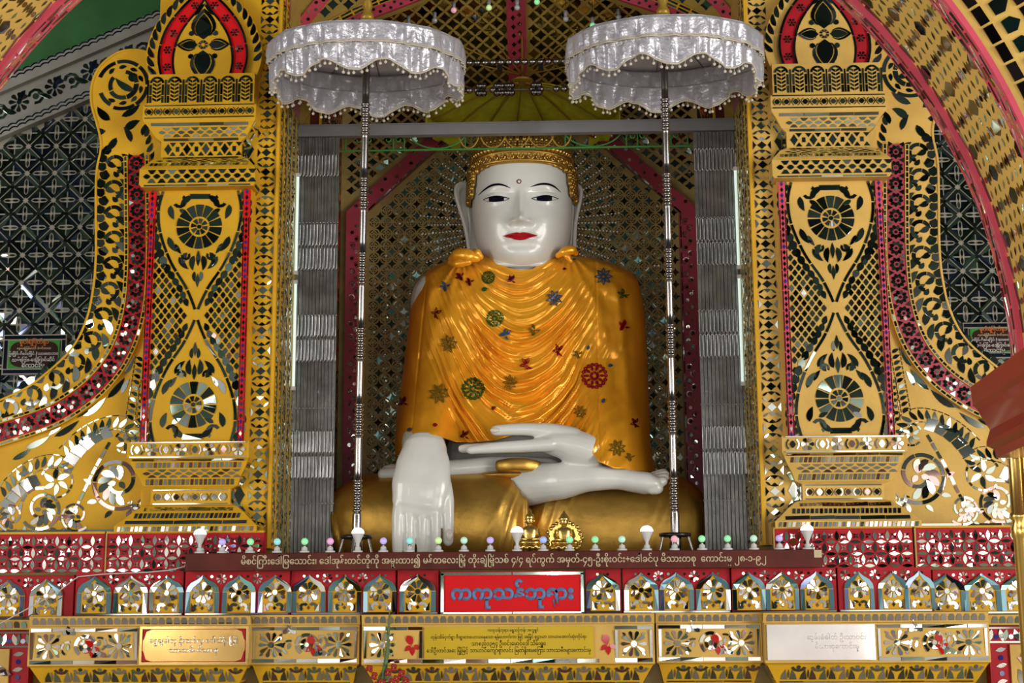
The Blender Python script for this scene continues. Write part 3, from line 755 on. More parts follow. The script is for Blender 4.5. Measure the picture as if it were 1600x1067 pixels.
    for i in range(n):
        c = UC-0.265+(i+0.5)*w; r = w*0.36
        tl += [(arc(c, zb_-0.012-r-0.004, r*0.78, r*1.12, rad(4), rad(88), 4), pickm(GD)), (arc(c, zb_-0.012-r-0.004, r*0.78, r*1.12, rad(92), rad(176), 4), pickm(GD))]
        for sg in (-1, 1):
            tl += [(rect(c+sg*r*0.95-0.005, za+0.052, c+sg*r*0.95+0.006, zb_-r-0.022), pickm(GD)), (rect(c+sg*r*0.95-0.005, za+0.012, c+sg*r*0.95+0.006, za+0.048), pickm(GD))]
            for k in range(6):
                y = za+0.018+k*(Hh-0.045)/6; tl.append(([(c+sg*0.002, y), (c+sg*r*0.62, y+0.010), (c+sg*r*0.62, y+0.021), (c+sg*0.002, y+0.011)], pickm(GD)))
        tl.append((rect(c+w/2-0.004, za+0.012, c+w/2+0.004, zb_-0.03), pickm(GD)))
    mb.tiles(tl, f, 0.003, 0.04); child(mb, 'frieze', P)
    # finial: a lotus-bud shield
    zt = ZL(-45)
    FO = lambda k, dz=0.0: [(0.27*k, zb_), (0.29*k, zb_+0.08), (0.285*k, zb_+0.17), (0.24*k, zb_+0.29), (0.15*k, zb_+0.40), (0.06*k, zb_+0.48), (0.0, zb_+0.56)]
    def shield(k, zoff=0.0, kz=1.0):
        h = spline([(a, zb_+zoff+(b-zb_)*kz) for a, b in FO(k)], 5); return [(UC+a, b) for a, b in h]+[(UC-a, b) for a, b in h[::-1][1:]]
    mb = MB(); f = front(s, 0.03, X0)
    mb.prism(shield(1.0), f, -0.08, 0.0, och); mb.prism(shield(0.76, 0.0, 0.88), f, 0.0, 0.012, 'sign_red' if s < 0 else 'red_plaster'); mb.prism(shield(0.50, 0.0, 0.70), f, 0.0, 0.02, och)
    tl = []; cz = zb_+0.155
    o1 = Path(shield(0.76, 0, 0.88)); o2 = Path(shield(0.50, 0, 0.70))
    mb.tiles(T(dashes(o1, 0.0, 0.012, 0.16, 0.005, k=5), 'mirror_dark')+T(dashes(o2, -0.004, 0.011, 0.13, 0.005, k=5), 'mirror_dark'), lambda u, v, h: f(u, v, h+0.02), 0.002, 0.03)
    op = Path(shield(0.63, 0, 0.79))
    mb.tiles([x for i in range(11) for x in flower(*op((i+0.5)*op.L/11), 0.021, 6, ['mirror_plum', 'mirror_dark', 'mirror'], 'mirror_dark')], lambda u, v, h: f(u, v, h+0.012), 0.002, 0.08)
    for k in range(4):
        a = k*PI/2; L_, W_ = ((0.105, 0.065), (0.165, 0.125))[k % 2]
        tl.append((leaf(UC+0.028*cos(a), cz+0.028*sin(a), a, L_*0.82, W_*0.66, 0), pickm(GD)))
        for sg in (-1, 1):
            base = leaf(0.028, 0, 0, L_, W_, 0, 8); inn = leaf(0.028, 0, 0, L_*0.86, W_*0.74, 0, 8)
            A = base[:9] if sg > 0 else [base[0]]+base[9:][::-1]+[base[8]]; B = inn[:9] if sg > 0 else [inn[0]]+inn[9:][::-1]+[inn[8]]
            q = A[1:]+B[1:][::-1]
            tl.append(([(UC+x*cos(a)-y*sin(a), cz+x*sin(a)+y*cos(a)) for x, y in q], pickm(GD)))
        d = a+PI/4
        tl.append((disc(UC+0.085*cos(d), cz+0.085*sin(d), 0.014, 8), pickm(GD)))
    tl += T(ring(UC, cz, 0.010, 0.024, 8, 0.2), 'mirror')
    tl += [(leaf(UC-0.045, zb_+0.31, 1.1, 0.08, 0.02, -0.4), pickm(GD)), (leaf(UC+0.045, zb_+0.31, PI-1.1, 0.08, 0.02, 0.4), pickm(GD))]
    mb.tiles(tl, lambda u, v, h: f(u, v, h+0.02), 0.003, 0.05)
    tl = []
    rim = Path(shield(0.86, 0, 0.94))
    for i in range(26):
        u = 0.02+i*(rim.L-0.04)/26; c = rim(u); sg = 1 if i < 13 else -1
        d = np.array(rim(u+0.02))-np.array(rim(u)); a = math.atan2(d[1], d[0])
        tl.append((leaf(c[0]-0.01*cos(a), c[1]-0.01*sin(a), a-sg*0.9+ (PI if sg < 0 else 0), 0.066, 0.026, sg*0.9), pickm(GD+['mirror_plum'])))
    mb.tiles(tl, f, 0.003, 0.06)
    child(mb, 'finial', P)

# ================================================================== SCROLL WINGS
WO = [(240, 85), (215, 78), (185, 82), (158, 102), (144, 130), (143, 162), (152, 195), (158, 228), (151, 270), (150, 330), (150, 400), (146, 450), (135, 500), (112, 545), (70, 585), (30, 612), (-60, 650)]
for s in (-1, 1):
    och = 'ochre' if s < 0 else 'ochre_pale'  # right wing gets the same lightened ochre in place of brighter light
    Yw = 0.15
    Wg = thing('scroll_wing', 'curling flame-shaped mosaic wing sweeping outward at far left of the altar' if s < 0 else 'curling flame-shaped mosaic wing behind the dark red capital', 'ornament', (X0+s*2.05, Yw, 1.878), 'flame wings beside the pilasters')
    f = front(s, Yw, X0); mb = MB()
    out = spline([lpx(x, y, Yw) for x, y in WO], 6)
    mb.prism(out+[(out[-1][0], 1.878), (1.74, 1.878), (1.74, out[0][1])], f, -0.16, 0.0, och)
    rp = Path(out); mb.tube([f(u, v, 0.0) for u, v in out], 0.007, och, 6)
    tl = []
    # head scroll
    c = lpx(192, 133, Yw); R = 0.135
    for a0, a1, r0, r1 in ((20, 70, .86, 1), (75, 125, .86, 1), (130, 180, .86, 1), (185, 235, .86, 1), (240, 290, .86, 1), (-60, -20, .8, .95), (100, 170, .45, .6), (175, 250, .42, .6), (255, 330, .42, .58), (-25, 40, .40, .55)):
        tl.append((arc(c[0], c[1], R*r0, R*r1, rad(a0), rad(a1), 7), pickm(GD)))
    for k in range(8):
        a = rad(40+k*36); tl.append((leaf(c[0]+R*0.68*cos(a), c[1]+R*0.68*sin(a), a+1.3, 0.04, 0.02, 0.5), pickm(GD)))
    tl += [(leaf(c[0]-0.06, c[1]-0.03, 0.2, 0.12, 0.035, 0.8), pickm(GD)), (disc(c[0]-0.05, c[1]+0.04, 0.024), pickm(GD))]
    for x, y, a, L, w, bd in ((172, 188, 150, .10, .04, .6), (190, 182, 20, .11, .035, -.5), (165, 205, 190, .08, .035, .5), (196, 205, 60, .09, .04, .8), (182, 215, 250, .09, .035, .6), (205, 222, 100, .09, .03, -.6), (222, 212, 80, .08, .03, .6), (170, 232, 220, .07, .03, .4)):
        p = lpx(x, y, Yw); tl.append((leaf(p[0], p[1], PI-rad(a), L, w, bd), pickm(GD)))
    for k in range(5):
        p = lpx(232-k*1.5, 262-k*12, Yw); tl.append((leaf(p[0], p[1], rad(160-k*8), 0.055, 0.024, -0.9), pickm(GD)))
    lp = lpath([(182, 238), (178, 300), (178, 380), (172, 450), (155, 510), (122, 562), (70, 605), (20, 635), (-45, 665)][::-1], Yw)
    bright = GD+['mirror', 'mirror_pale']
    # band space: mirror t so that leaves point outwards on the left-hand design
    tl += lp.map([([(a, -b) for a, b in poly], m) for poly, m in acanthus(lp.L, 0.088, 0.130, bright)])
    mb.tiles(tl, f, 0.003, 0.03)
    # lower plumes and scrolls
    tl = []
    for pts, wd, pp in (([(100, 708), (122, 686), (150, 668), (182, 660), (204, 668), (216, 690)], 0.036, 0.036), ([(2, 772), (30, 742), (62, 724), (92, 722), (112, 738)], 0.036, 0.036), ([(203, 655), (208, 625), (214, 590), (219, 555)], 0.024, 0.030), ([(216, 668), (219, 640), (222, 600)], 0.014, 0.030)):
        pth = lpath(pts, Yw); tl += pth.map([([(a, -b) for a, b in poly], m) for poly, m in feather_band(pth.L, wd, pp, GD)])
    for (px, py, r) in ((196, 690, 0.05), (88, 752, 0.075)):
        p = lpx(px, py, Yw)
        tl += T([leaf(p[0]+r*0.15*cos(k), p[1]+r*0.15*sin(k), k, r*0.8, r*0.34, 0.7) for k in [0.3+1.05*q for q in range(6)]], GD+['mirror'])
        pth = Path([(p[0]+r*1.05*cos(a), p[1]+r*1.05*sin(a)) for a in np.linspace(0.4, 5.6, 26)]); tl += T(dashes(pth, 0, 0.009, 0.025, 0.006), GD)
    for pts in ([(108, 722), (128, 698), (152, 680), (176, 672)], [(8, 792), (22, 774), (40, 758), (62, 748)]):
        pth = lpath(pts, Yw); n = 5
        for k in range(n):
            u = k*pth.L/n; tl.append(([pth(u, 0.032), pth(u+pth.L/n*0.9, 0.030), pth(u+pth.L/n*0.75, -0.026), pth(u-pth.L/n*0.15, -0.03)], pickm(['mirror', 'mirror_pale', 'mirror'])))
    for pts in ([(118, 795), (128, 775), (142, 745), (158, 715), (172, 690)], [(30, 800), (36, 780), (50, 765), (70, 762)]):
        pth = lpath(pts, Yw); tl += T(dashes(pth, 0, 0.014, 0.04, 0.008), MX)
    mm = ['mirror_plum', 'mirror_dark', 'mirror_dark', 'mirror_pale', 'mirror_plum', 'mirror']
    for (px, py, r, sg, rt) in ((184, 752, 0.140, 1, -2.2), (66, 795, 0.105, -1, -0.6), (118, 805, 0.080, 1, -2.4), (222, 790, 0.055, -1, 0.5), (18, 806, 0.075, 1, -2.0)):
        p = lpx(px, py, Yw); tl += scroll_motif(p[0], p[1], r, sg, rt, mm)
    for x, y, a, L, w, bd in ((195, 585, 60, .12, .030, .4), (168, 622, 40, .13, .030, .4), (130, 650, 28, .14, .032, .4), (85, 682, 22, .14, .030, .4), (40, 700, 15, .13, .030, .4), (140, 640, 200, .07, .02, .5), (95, 668, 200, .07, .02, .5), (120, 690, 30, .08, .022, -.5), (25, 745, 30, .08, .022, -.5), (190, 615, 75, .08, .024, -.4), (20, 718, 20, .10, .026, .4)):
        p = lpx(x, y, Yw); tl.append((leaf(p[0], p[1], PI-rad(a)+0.0, L, w, -bd), pickm(GD)))
    tl += [(rect(1.90+i*0.20, 1.886, 2.09+i*0.20, 1.897), 'mirror_dark') for i in range(4)]
    mb.tiles(tl, f, 0.003, 0.03)
    child(mb, 'leaf_scroll', Wg)
    # red flower band on the wing
    mb = MB(); rpth = lpath([(213, 243), (214, 330), (214, 420), (207, 490), (187, 550), (150, 600), (100, 638), (50, 660), (-45, 690)], Yw-0.02)
    us = np.linspace(0, rpth.L, 60); hw_ = 0.042
    f2 = front(s, Yw-0.02, X0)
    mb.prism([rpth(0.0, hw_*0.5)]+[rpth(u, hw_) for u in us[1:]]+[rpth(u, -hw_) for u in us[::-1][:-1]]+[rpth(0, -hw_*0.5)], f2, -0.03, 0.0, 'red_plaster' if s < 0 else 'deep_pink')
    mb.tiles(rpth.map(rosette_band(rpth.L, hw_, 0.082, ['mirror_plum', 'mirror_dark', 'mirror_dark', 'mirror_green'])), f2, 0.003, 0.05)
    child(mb, 'flower_band', Wg)
    mb = MB()
    for off in (hw_+0.012, -hw_-0.012):
        mb.prism([rpth(u, off+0.010) for u in us]+[rpth(u, off-0.010) for u in us[::-1]], f2, -0.03, 0.004, och)
        mb.tiles(T(dashes(rpth, off, 0.010, 0.028, 0.006), GD+['mirror']), lambda u, v, h: f2(u, v, h+0.004), 0.002, 0.05)
    child(mb, 'dashed_border', Wg)

# ================================================================== ALTAR FRONT
XB = lambda px, py=925, Y=0.0: at(px, py, Y).x
# red glass lattice bands either side of the board
zl0, zl1 = 1.692, 1.872
for k, (a, b, lab) in enumerate(((-40, 163, 'red band of mirror petals below the left scroll wing, at the outer left'), (166, 412, 'red band of mirror petals below the left pilaster, behind the board end'),
                                 (1210, 1427, 'red band of mirror petals below the right pilaster, behind the board end'), (1431, 1640, 'red band of mirror petals at the outer right, below the right wing'))):
    x0, x1 = XB(a, 860), XB(b, 860); P = thing('petal_band', lab, 'mosaic panel', ((x0+x1)/2, 0.0, zl0), 'red petal bands under the pilasters')
    mb = MB(); mb.box((x0, 0.0, zl0), (x1, 0.06, zl1), 'red_plaster')
    fr = lambda u, v, h: (u, -h, v)
    tl = []; n = max(2, round((x1-x0)/0.0555)); c = (x1-x0)/n; m = 3; ch = (zl1-zl0-0.016)/m
    for i in range(n):
        for j in range(m):
            cx, cz = x0+(i+0.5)*c, zl0+0.008+(j+0.5)*ch
            tl.append((vesica(cx-c/2, cz, ch*0.86, c*0.34, PI/2), pickm(['mirror', 'mirror_green', 'mirror_dark', 'mirror_pale'])))
            tl.append((vesica(cx, cz-ch/2, c*0.86, ch*0.30, 0), pickm(['mirror_green', 'mirror_green', 'mirror', 'mirror_dark'])))
            for q in range(4):
                A = PI/4+q*PI/2
                tl.append(([(cx+0.30*c*cos(A)-0.0*c, cz+0.30*ch*sin(A)), (cx+0.13*c*cos(A+0.75), cz+0.13*ch*sin(A+0.75)), (cx+0.06*c*cos(A), cz+0.06*ch*sin(A)), (cx+0.13*c*cos(A-0.75), cz+0.13*ch*sin(A-0.75))], pickm(['mirror', 'mirror_pale', 'mirror_plum'])))
    mb.tiles(tl, fr, 0.003, 0.12, keep=lambda u, v: x0+0.006 < u < x1-0.006 and zl0+0.006 < v < zl1-0.006)
    child(mb, 'panel', P)
    mb = MB(); mb.box((x0-0.004, -0.006, zl0-0.002), (x0+0.003, 0.02, zl1+0.002), 'ochre_dull'); mb.box((x0, -0.008, zl1-0.002), (x1, 0.03, zl1+0.008), 'ochre'); child(mb, 'edging', P)

# arcade of little mosaic arches
def arch_niche(P, cx, w, z0, z1, y, tone):
    """one ogee arch: ochre plate, glass border, petalled flower, brown leaves, lotus foot"""
    H = z1-z0; f = lambda u, v, h: (cx+u, y-h, z0+v)
    hw = w/2
    def ogee(k, dz=0.0, top=0.93):
        hlf = [(hw*k, 0.0), (hw*k, H*0.52), (hw*k*0.93, H*0.66+dz), (hw*k*0.72, H*0.77+dz), (hw*k*0.36, H*0.85+dz), (hw*k*0.10, H*top+dz*0.8), (0, H*(top+0.045)+dz*0.8)]
        return hlf
    o, i_ = ogee(0.97), ogee(0.72, -0.018)
    mb = MB()
    mb.prism([(-a, b) for a, b in o]+[(a, b) for a, b in o[::-1][1:]], f, -0.002, 0.006, 'ochre')
    tl = []
    for sg in (-1, 1):
        for a, b in ((0, 1), (1, 6)):
            q = [(sg*o[k][0], o[k][1]+(0.003 if k == 1 and a == 1 else 0)) for k in range(a, b+1)]+[(sg*i_[k][0], i_[k][1]+(0.003 if k == 1 and a == 1 else 0)) for k in range(b, a-1, -1)]
            q = [(u if abs(u) > 0.0015 else sg*0.0015, v) for u, v in q]
            tl.append((q, pickm(tone)))
    fz = H*0.52
    tl += flower(0, fz, hw*0.60, 9, ['mirror_pale', 'mirror', 'mirror', 'mirror'], pickm(['mirror_teal', 'mirror_dark', 'mirror']), 0.70)
    for sg in (-1, 1):
        tl.append((leaf(sg*hw*0.60, H*0.36, PI/2+sg*0.95, H*0.20, hw*0.24, -sg*0.9), 'brown_leaf'))
        tl.append((arc(sg*hw*0.27, H*0.135, hw*0.10, hw*0.27, rad(90-sg*150), rad(90+sg*60), 6), pickm(['mirror_pale', 'mirror'])))
        tl.append(([(sg*hw*0.62, 0.006), (sg*hw*0.64, H*0.25), (sg*hw*0.50, H*0.14), (sg*hw*0.38, 0.006)], pickm(['mirror_pale', 'mirror', 'mirror_plum'])))
    tl.append((star(0, H*0.12, hw*0.10, H*0.055, 0), pickm(['brown_leaf', 'mirror_dark'])))
    mb.tiles(tl, lambda u, v, h: f(u, v, h+0.006), 0.003, 0.10)
    return child(mb, 'arch_niche', P)
za0, za1 = 1.492, 1.688
AQ = ['mirror_aqua', 'mirror_aqua', 'mirror_teal', 'mirror_blue', 'mirror_aqua', 'mirror']
ARC = [(-46, 115, [-42, 14, 73], 0.05, 'set back at the outer left end'), (118, 286, [148, 205, 261], 0.0, 'under the left end of the brown board'), (289, 452, [317, 374, 430], -0.02, 'under the first words of the brown board'),
       (455, 618, [483, 539, 594], 0.0, 'second left of the red sign'), (621, 685, [653], -0.01, 'narrow, with one arch, touching the left side of the red sign'), (915, 970, [942], -0.01, 'narrow, with one arch, touching the right side of the red sign'),
       (973, 1141, [1002, 1057, 1114], 0.0, 'second right of the red sign'), (1144, 1307, [1170, 1222, 1276], -0.02, 'under the last numbers of the brown board'), (1310, 1456, [1342, 1395, 1437], 0.0, 'just right of the brown board end'), (1459, 1645, [1479, 1534, 1592], 0.05, 'set back at the outer right end')]
for a, b, cs, y, lab in ARC:
    x0, x1 = XB(a, 925, y), XB(b, 925, y)
    P = thing('arcade_panel', 'red mosaic panel of small flowered arches '+lab if len(cs) > 1 else 'red mosaic panel '+lab, 'mosaic panel', ((x0+x1)/2, y, za0), 'arcade panels of the altar front')
    dz = -0.012 if y > 0.03 else 0.0
    mb = MB(); mb.box((x0, y, za0+dz), (x1, 0.08, za1+dz+0.004), 'red_plaster'); fr = lambda u, v, h, y=y: (u, y-h, v)
    tl = []; w = (x1-x0)/len(cs); w = min(w, 0.176)
    xc = [XB(c, 925, y) for c in cs]
    for i in range(len(cs)+1):
        u = (xc[i-1]+xc[i])/2 if 0 < i < len(cs) else (xc[0]-w/2+0.012 if i == 0 else xc[-1]+w/2-0.012)
        if x0+0.02 < u < x1-0.02: tl += flower(u, za1+dz-0.030, 0.024, 8, ['mirror_pale', 'mirror', 'mirror_plum', 'mirror'], 'sign_red', 0.6)
        for q in (-0.045, 0.045):
            if x0+0.01 < u+q < x1-0.01: tl.append((disc(u+q, za1+dz-0.020, 0.007, 6), pickm(GD)))
    tl.append((rect(x0+0.004, za0+dz+0.001, x1-0.004, za0+dz+0.009), 'mirror_dark'))
    mb.tiles(tl, fr, 0.002, 0.1); child(mb, 'back_panel', P)
    for i, u in enumerate(xc):
        arch_niche(P, u, w*0.98, za0+dz+0.011, za1+dz-0.008, y, AQ)

# stepped blocks below: ledge of round mirrors, picture panel, mosaic corbels
def scroll_panel(mb, x0, x1, z0, z1, y, red=True):
    fr = lambda u, v, h: (u, y-h, v)
    W, H = x1-x0, z1-z0; c = (z0+z1)/2; ms = ['mirror_pale', 'mirror', 'mirror_pale', 'mirror_plum', 'mirror_green', 'mirror']
    tl = []
    tl += T([rect(x0+0.004+i*0.1, z0+0.004, min(x1-0.004, x0+0.10+i*0.1), z0+0.020) for i in range(int(W/0.1+0.6))], ms)
    tl += T([rect(x0+0.004+i*0.1, z1-0.018, min(x1-0.004, x0+0.10+i*0.1), z1-0.004) for i in range(int(W/0.1+0.6))], ms)
    tl += T([rect(x0+0.004, z0+0.024, x0+0.016, z1-0.022), rect(x1-0.016, z0+0.024, x1-0.004, z1-0.022)], ms)
    R = H*0.345
    ends = [x0+0.03+R, x1-0.03-R] if W > 0.35 else [x0+0.03+R]
    for u in ends: tl += flower(u, c, R, 10, ms, pickm(['mirror_green', 'mirror_pale', 'mirror_dark']), 0.5)+T([leaf(u+R*0.9*cos(a), c+R*0.9*sin(a), a, R*0.35, R*0.2) for a in [PI/4+k*PI/2 for k in range(4)]], ms)
    if W > 0.35:
        m = (x0+x1)/2; r = H*0.32
        for k in range(5): tl.append((arc(m+r*0.15, c, r*0.70, r*0.98, rad(-40+k*56), rad(8+k*56), 5), pickm(ms)))
        for k in range(4): tl.append((arc(m+r*0.15, c, r*0.26, r*0.55, rad(100+k*70), rad(160+k*70), 4), pickm(ms)))
        tl.append((disc(m+r*0.15, c, r*0.2, 8), pickm(ms)))
        for sg in (-1, 1):
            gx = m+sg*(W/2-0.03-2*R-r*0.2)*0.62+r*0.15 if W > 0.5 else m+sg*r*1.35
            rr_ = r*0.62
            for k in range(3): tl.append((arc(gx, c+sg*H*0.06, rr_*0.72, rr_, rad(90+sg*20-sg*k*62), rad(90+sg*20-sg*k*62-sg*52), 4), pickm(ms)))
            tl.append((leaf(gx-rr_*0.2, c+sg*H*0.06-rr_*0.3, 1.0, rr_*0.9, rr_*0.42, 0.6), pickm(ms)))
            for k in range(3): tl.append((leaf(gx+(k-1)*0.030, c-sg*H*0.30, rad(35+k*50), 0.042, 0.022, 0.5), pickm(ms)))
        if red:
            u, v = m-r*0.55 if W > 0.5 else m+r*0.5, c-H*0.02
            tl += [(leaf(u-0.01, v+0.042, -1.0, 0.05, 0.034, -0.4), 'glass_red'), (leaf(u+0.005, v-0.005, -2.4, 0.036, 0.022), 'glass_red'), (leaf(u+0.012, v-0.01, -1.55, 0.040, 0.024), 'glass_red'), (leaf(u+0.02, v-0.002, -0.6, 0.034, 0.022), 'glass_red')]
    mb.tiles(tl, fr, 0.0035, 0.13)
zp0, zp1 = 1.272, 1.446
BL = [(44, 389, -0.14, 'at the left, holding the gold plaque'), (392, 561, -0.08, 'recessed, between the gold and the yellow plaques'), (565, 1023, -0.14, 'in the middle, holding the yellow plaque'), (1026, 1191, -0.08, 'recessed, between the yellow and the shining plaques'), (1195, 1547, -0.14, 'at the right, holding the shining glass plaque')]
for a, b, y, lab in BL:
    x0, x1 = XB(a, 1010, y), XB(b, 1010, y); W = x1-x0; cx = (x0+x1)/2
    P = thing('altar_block', 'ochre mirror mosaic block '+lab, 'mosaic block', (cx, y, zp0), 'stepped blocks along the altar foot')
    mb = MB(); mb.box((x0, y, zp0), (x1, 0.05, zp1), 'ochre_pale')
    if a == 44: scroll_panel(mb, x0+0.006, XB(216, 1010, y), zp0+0.004, zp1-0.004, y)
    elif a == 565:
        scroll_panel(mb, x0+0.006, XB(661, 1010, y), zp0+0.004, zp1-0.004, y)
        scroll_panel(mb, XB(960, 1010, y), x1-0.006, zp0+0.004, zp1-0.004, y)
        fr = lambda u, v, h, y=y: (u, y-h, v)
        tl = T([rect(XB(664)+i*0.1, zp0+0.006, XB(664)+0.096+i*0.1, zp0+0.022) for i in range(8)], ['mirror', 'mirror_pale', 'mirror_teal', 'mirror_aqua'])
        for uu in (XB(640, 1010, y), XB(946, 1010, y)): tl += [(leaf(uu-0.01, 1.40, -1.0, 0.05, 0.034, -0.4), 'glass_red'), (leaf(uu+0.005, 1.355, -2.4, 0.036, 0.022), 'glass_red'), (leaf(uu+0.012, 1.35, -1.55, 0.040, 0.024), 'glass_red'), (leaf(uu+0.02, 1.357, -0.6, 0.034, 0.022), 'glass_red')]
        mb.tiles(tl, fr, 0.0035, 0.08)
    elif a == 1195: scroll_panel(mb, XB(1371, 1010, y), x1-0.006, zp0+0.004, zp1-0.004, y)
    else: scroll_panel(mb, x0+0.006, x1-0.006, zp0+0.004, zp1-0.004, y)
    child(mb, 'panel', P)
    mb = MB()
    moulding(mb, cx, [(zp1+0.001, W/2+0.002, y+0.012), (zp1+0.046, W/2+0.002, y-0.002)], 0.06, 'ochre_pale', ['rounds'], ['mirror_pale', 'mirror_pale', 'mirror'])
    child(mb, 'ledge', P)
    mb = MB(); d = 1 if y < -0.1 else 0.6
    moulding(mb, cx, [(zp0-0.235, W/2-0.16*d, y+0.16), (zp0-0.165, W/2-0.10*d, y+0.10), (zp0-0.155, W/2-0.09*d, y+0.09), (zp0-0.088, W/2-0.055*d, y+0.055), (zp0-0.080, W/2-0.05*d, y+0.05), (zp0-0.008, W/2-0.010, y+0.010), (zp0-0.001, W/2, y)], 0.06, 'ochre', ['oval', None, 'triangles', 'line', 'fan', None], GD+['mirror', 'mirror_plum'])
    child(mb, 'corbel', P)
# red end posts
for s, (a, b) in ((-1, (-40, 46)), (1, (1546, 1640))):
    x0, x1 = XB(a, 1020), XB(b, 1020)
    P = thing('end_post', 'red bordered mosaic post at the lower left corner' if s < 0 else 'red bordered mosaic post at the lower right corner', 'mosaic panel', ((x0+x1)/2, 0.0, 1.0))
    mb = MB(); mb.box((x0, 0.0, 0.9), (x1, 0.06, 1.425), 'red_plaster'); fr = lambda u, v, h: (u, -h, v)
    tl = []; n = 4
    for i in range(n):
        u = x0+(i+0.5)*(x1-x0)/n
        for sg in (-1, 1): tl.append((arc(u+sg*0.002, 1.385, 0.018, 0.032, rad(90-sg*80), rad(90-sg*200+sg*0), 5) if False else vesica(u+sg*0.024, 1.385, 0.055, 0.024, PI/2+sg*0.25), pickm(['mirror_green', 'mirror_pale'])))
        tl.append((disc(u, 1.378, 0.012, 7), 'glass_blue'))
    tl += [(rect(x0, 1.350, x1, 1.358), 'mirror_dark'), (rect(x0, 1.414, x1, 1.420), 'mirror_dark')]
    xi_ = x1-0.05 if s < 0 else x0+0.05
    for k in range(5):
        z = 1.32-k*0.07; tl += [(vesica(xi_, z, 0.05, 0.02, 0.2), pickm(['mirror_pale', 'mirror'])), (disc(xi_, z-0.035, 0.012, 7), 'glass_blue')]
    mb.tiles(tl, fr, 0.003, 0.08); child(mb, 'frame', P)
    mb = MB(); q0, q1 = (x0, x1-0.09) if s < 0 else (x0+0.09, x1)
    mb.box((q0, -0.012, 0.9), (q1, 0.01, 1.343), 'ochre_pale')
    tl = []
    for k in range(16):
        tl.append((leaf(random.uniform(q0+0.02, q1-0.04), random.uniform(1.0, 1.30), random.uniform(0, 6), 0.07, 0.035, 1.0), pickm(MX)))
    mb.tiles(tl, lambda u, v, h: (u, -0.012-h, v), 0.003, 0.08); child(mb, 'panel', P)
    xa, xb = x0, x1
    mb = MB(); moulding(mb, (xa+xb)/2, [(1.430, (xb-xa)/2, -0.005), (1.476, (xb-xa)/2, -0.02)], 0.06, 'ochre_pale', ['rounds'], MX); child(mb, 'ledge', P)

# ================================================================== LETTERING
def lettering(body, xc, zc, width, y, mname, parent, bold=0.0, size=None, ext=0.0012, name='lettering', halign='CENTER', sq=1.0):
    c = bpy.data.curves.new(name, 'FONT'); c.body = body; c.size = 1.0; c.align_x = halign; c.offset = bold; c.extrude = 0.0; c.resolution_u = 3
    o = bpy.data.objects.new(name, c); COL.objects.link(o)
    bpy.context.view_layer.update()
    w = max(0.01, o.dimensions.x); k = width/w if size is None else size
    me = bpy.data.meshes.new_from_object(o.evaluated_get(bpy.context.evaluated_depsgraph_get()))
    bpy.data.objects.remove(o)
    for v in me.vertices: v.co = (xc+v.co.x*k, y, zc+v.co.y*k*sq)
    me.materials.clear(); me.materials.append(MATS[mname])
    o = bpy.data.objects.new(name, me); COL.objects.link(o)
    md = o.modifiers.new('thick', 'SOLIDIFY'); md.thickness = ext*2; md.offset = 0.0
    o.parent = parent; l = Vector((0,0,0)); p = parent
    while p: l += p.location; p = p.parent
    o.location = -l
    return o

# brown donor board
xb0, xb1, yb, zb0, zb1 = XB(289, 880, -0.08), XB(1285, 875, -0.08), -0.08, 1.692, 1.774
BD = thing('donor_board', 'long dark brown board of cream lettering under the row of bulbs', 'sign', ((xb0+xb1)/2, -0.08, zb0))
mb = MB(); mb.box((xb0, -0.08, zb0), (xb1, -0.03, zb1), 'maroon_board'); o = child(mb, 'board', BD)
bv = o.modifiers.new('b', 'BEVEL'); bv.width = 0.003
txt = 'မိစင်ြကီးေဒါ်ြမေသာင်း၊ ေဒါ်အုန်းတင်တို့ကို အမှုူးထား၍ မန္တေလးြမို့ တိုးချဲ့ြမို့သစ် ၄/၄ ရပ်ကွက် အမှတ်-၄၅-ဦးစိုးဝင်း+ေဒါ်ခင်ပု မိသားတစု  ေကာင်းမှု ၂၈-၁-၉၂'.replace('မန္တ', 'မန်တ')
xt0, xt1 = XB(377, 875, -0.08), XB(1197, 872, -0.08)
lettering(txt, (xt0+xt1)/2, 1.722, xt1-xt0, -0.0812, 'cream_paint', BD, 0.019, sq=1.12)
mb = MB(); xs = XB(1278, 870, -0.08); mb.box((xs-0.017, -0.083, 1.737), (xs+0.017, -0.079, 1.771), 'cream_paint')
for i in range(3): mb.box((xs-0.010, -0.084, 1.743+i*0.009), (xs+0.010, -0.0829, 1.745+i*0.009), 'ochre_dull')
child(mb, 'paper_tag', BD)

# red name sign
x0, x1 = XB(689, 925, -0.03), XB(912, 925, -0.03)
RS = thing('name_sign', 'bright red sign with big blue lettering below the brown board', 'sign', ((x0+x1)/2, -0.03, 1.49))
mb = MB(); mb.box((x0+0.01, -0.03, 1.500), (x1-0.01, 0.02, 1.684), 'sign_red'); child(mb, 'panel', RS)
mb = MB()
for q in (rect(x0, 1.494, x0+0.013, 1.676), rect(x1-0.013, 1.494, x1, 1.676), rect(x0, 1.488, (x0+x1)/2-0.002, 1.500), rect((x0+x1)/2+0.002, 1.488, x1, 1.500), rect(x0, 1.668, (x0+x1)/2-0.002, 1.680), rect((x0+x1)/2+0.002, 1.668, x1, 1.680)):
    mb.prism(q, lambda u, v, h: (u, -0.03-h, v), 0.0, 0.006, 'mirror_green')
child(mb, 'mirror_frame', RS)
lettering('ကကုသန်ဘုရား', (x0+x1)/2, 1.558, (x1-x0)*0.86, -0.0315, 'sign_blue', RS, 0.045, sq=1.0, ext=0.002)

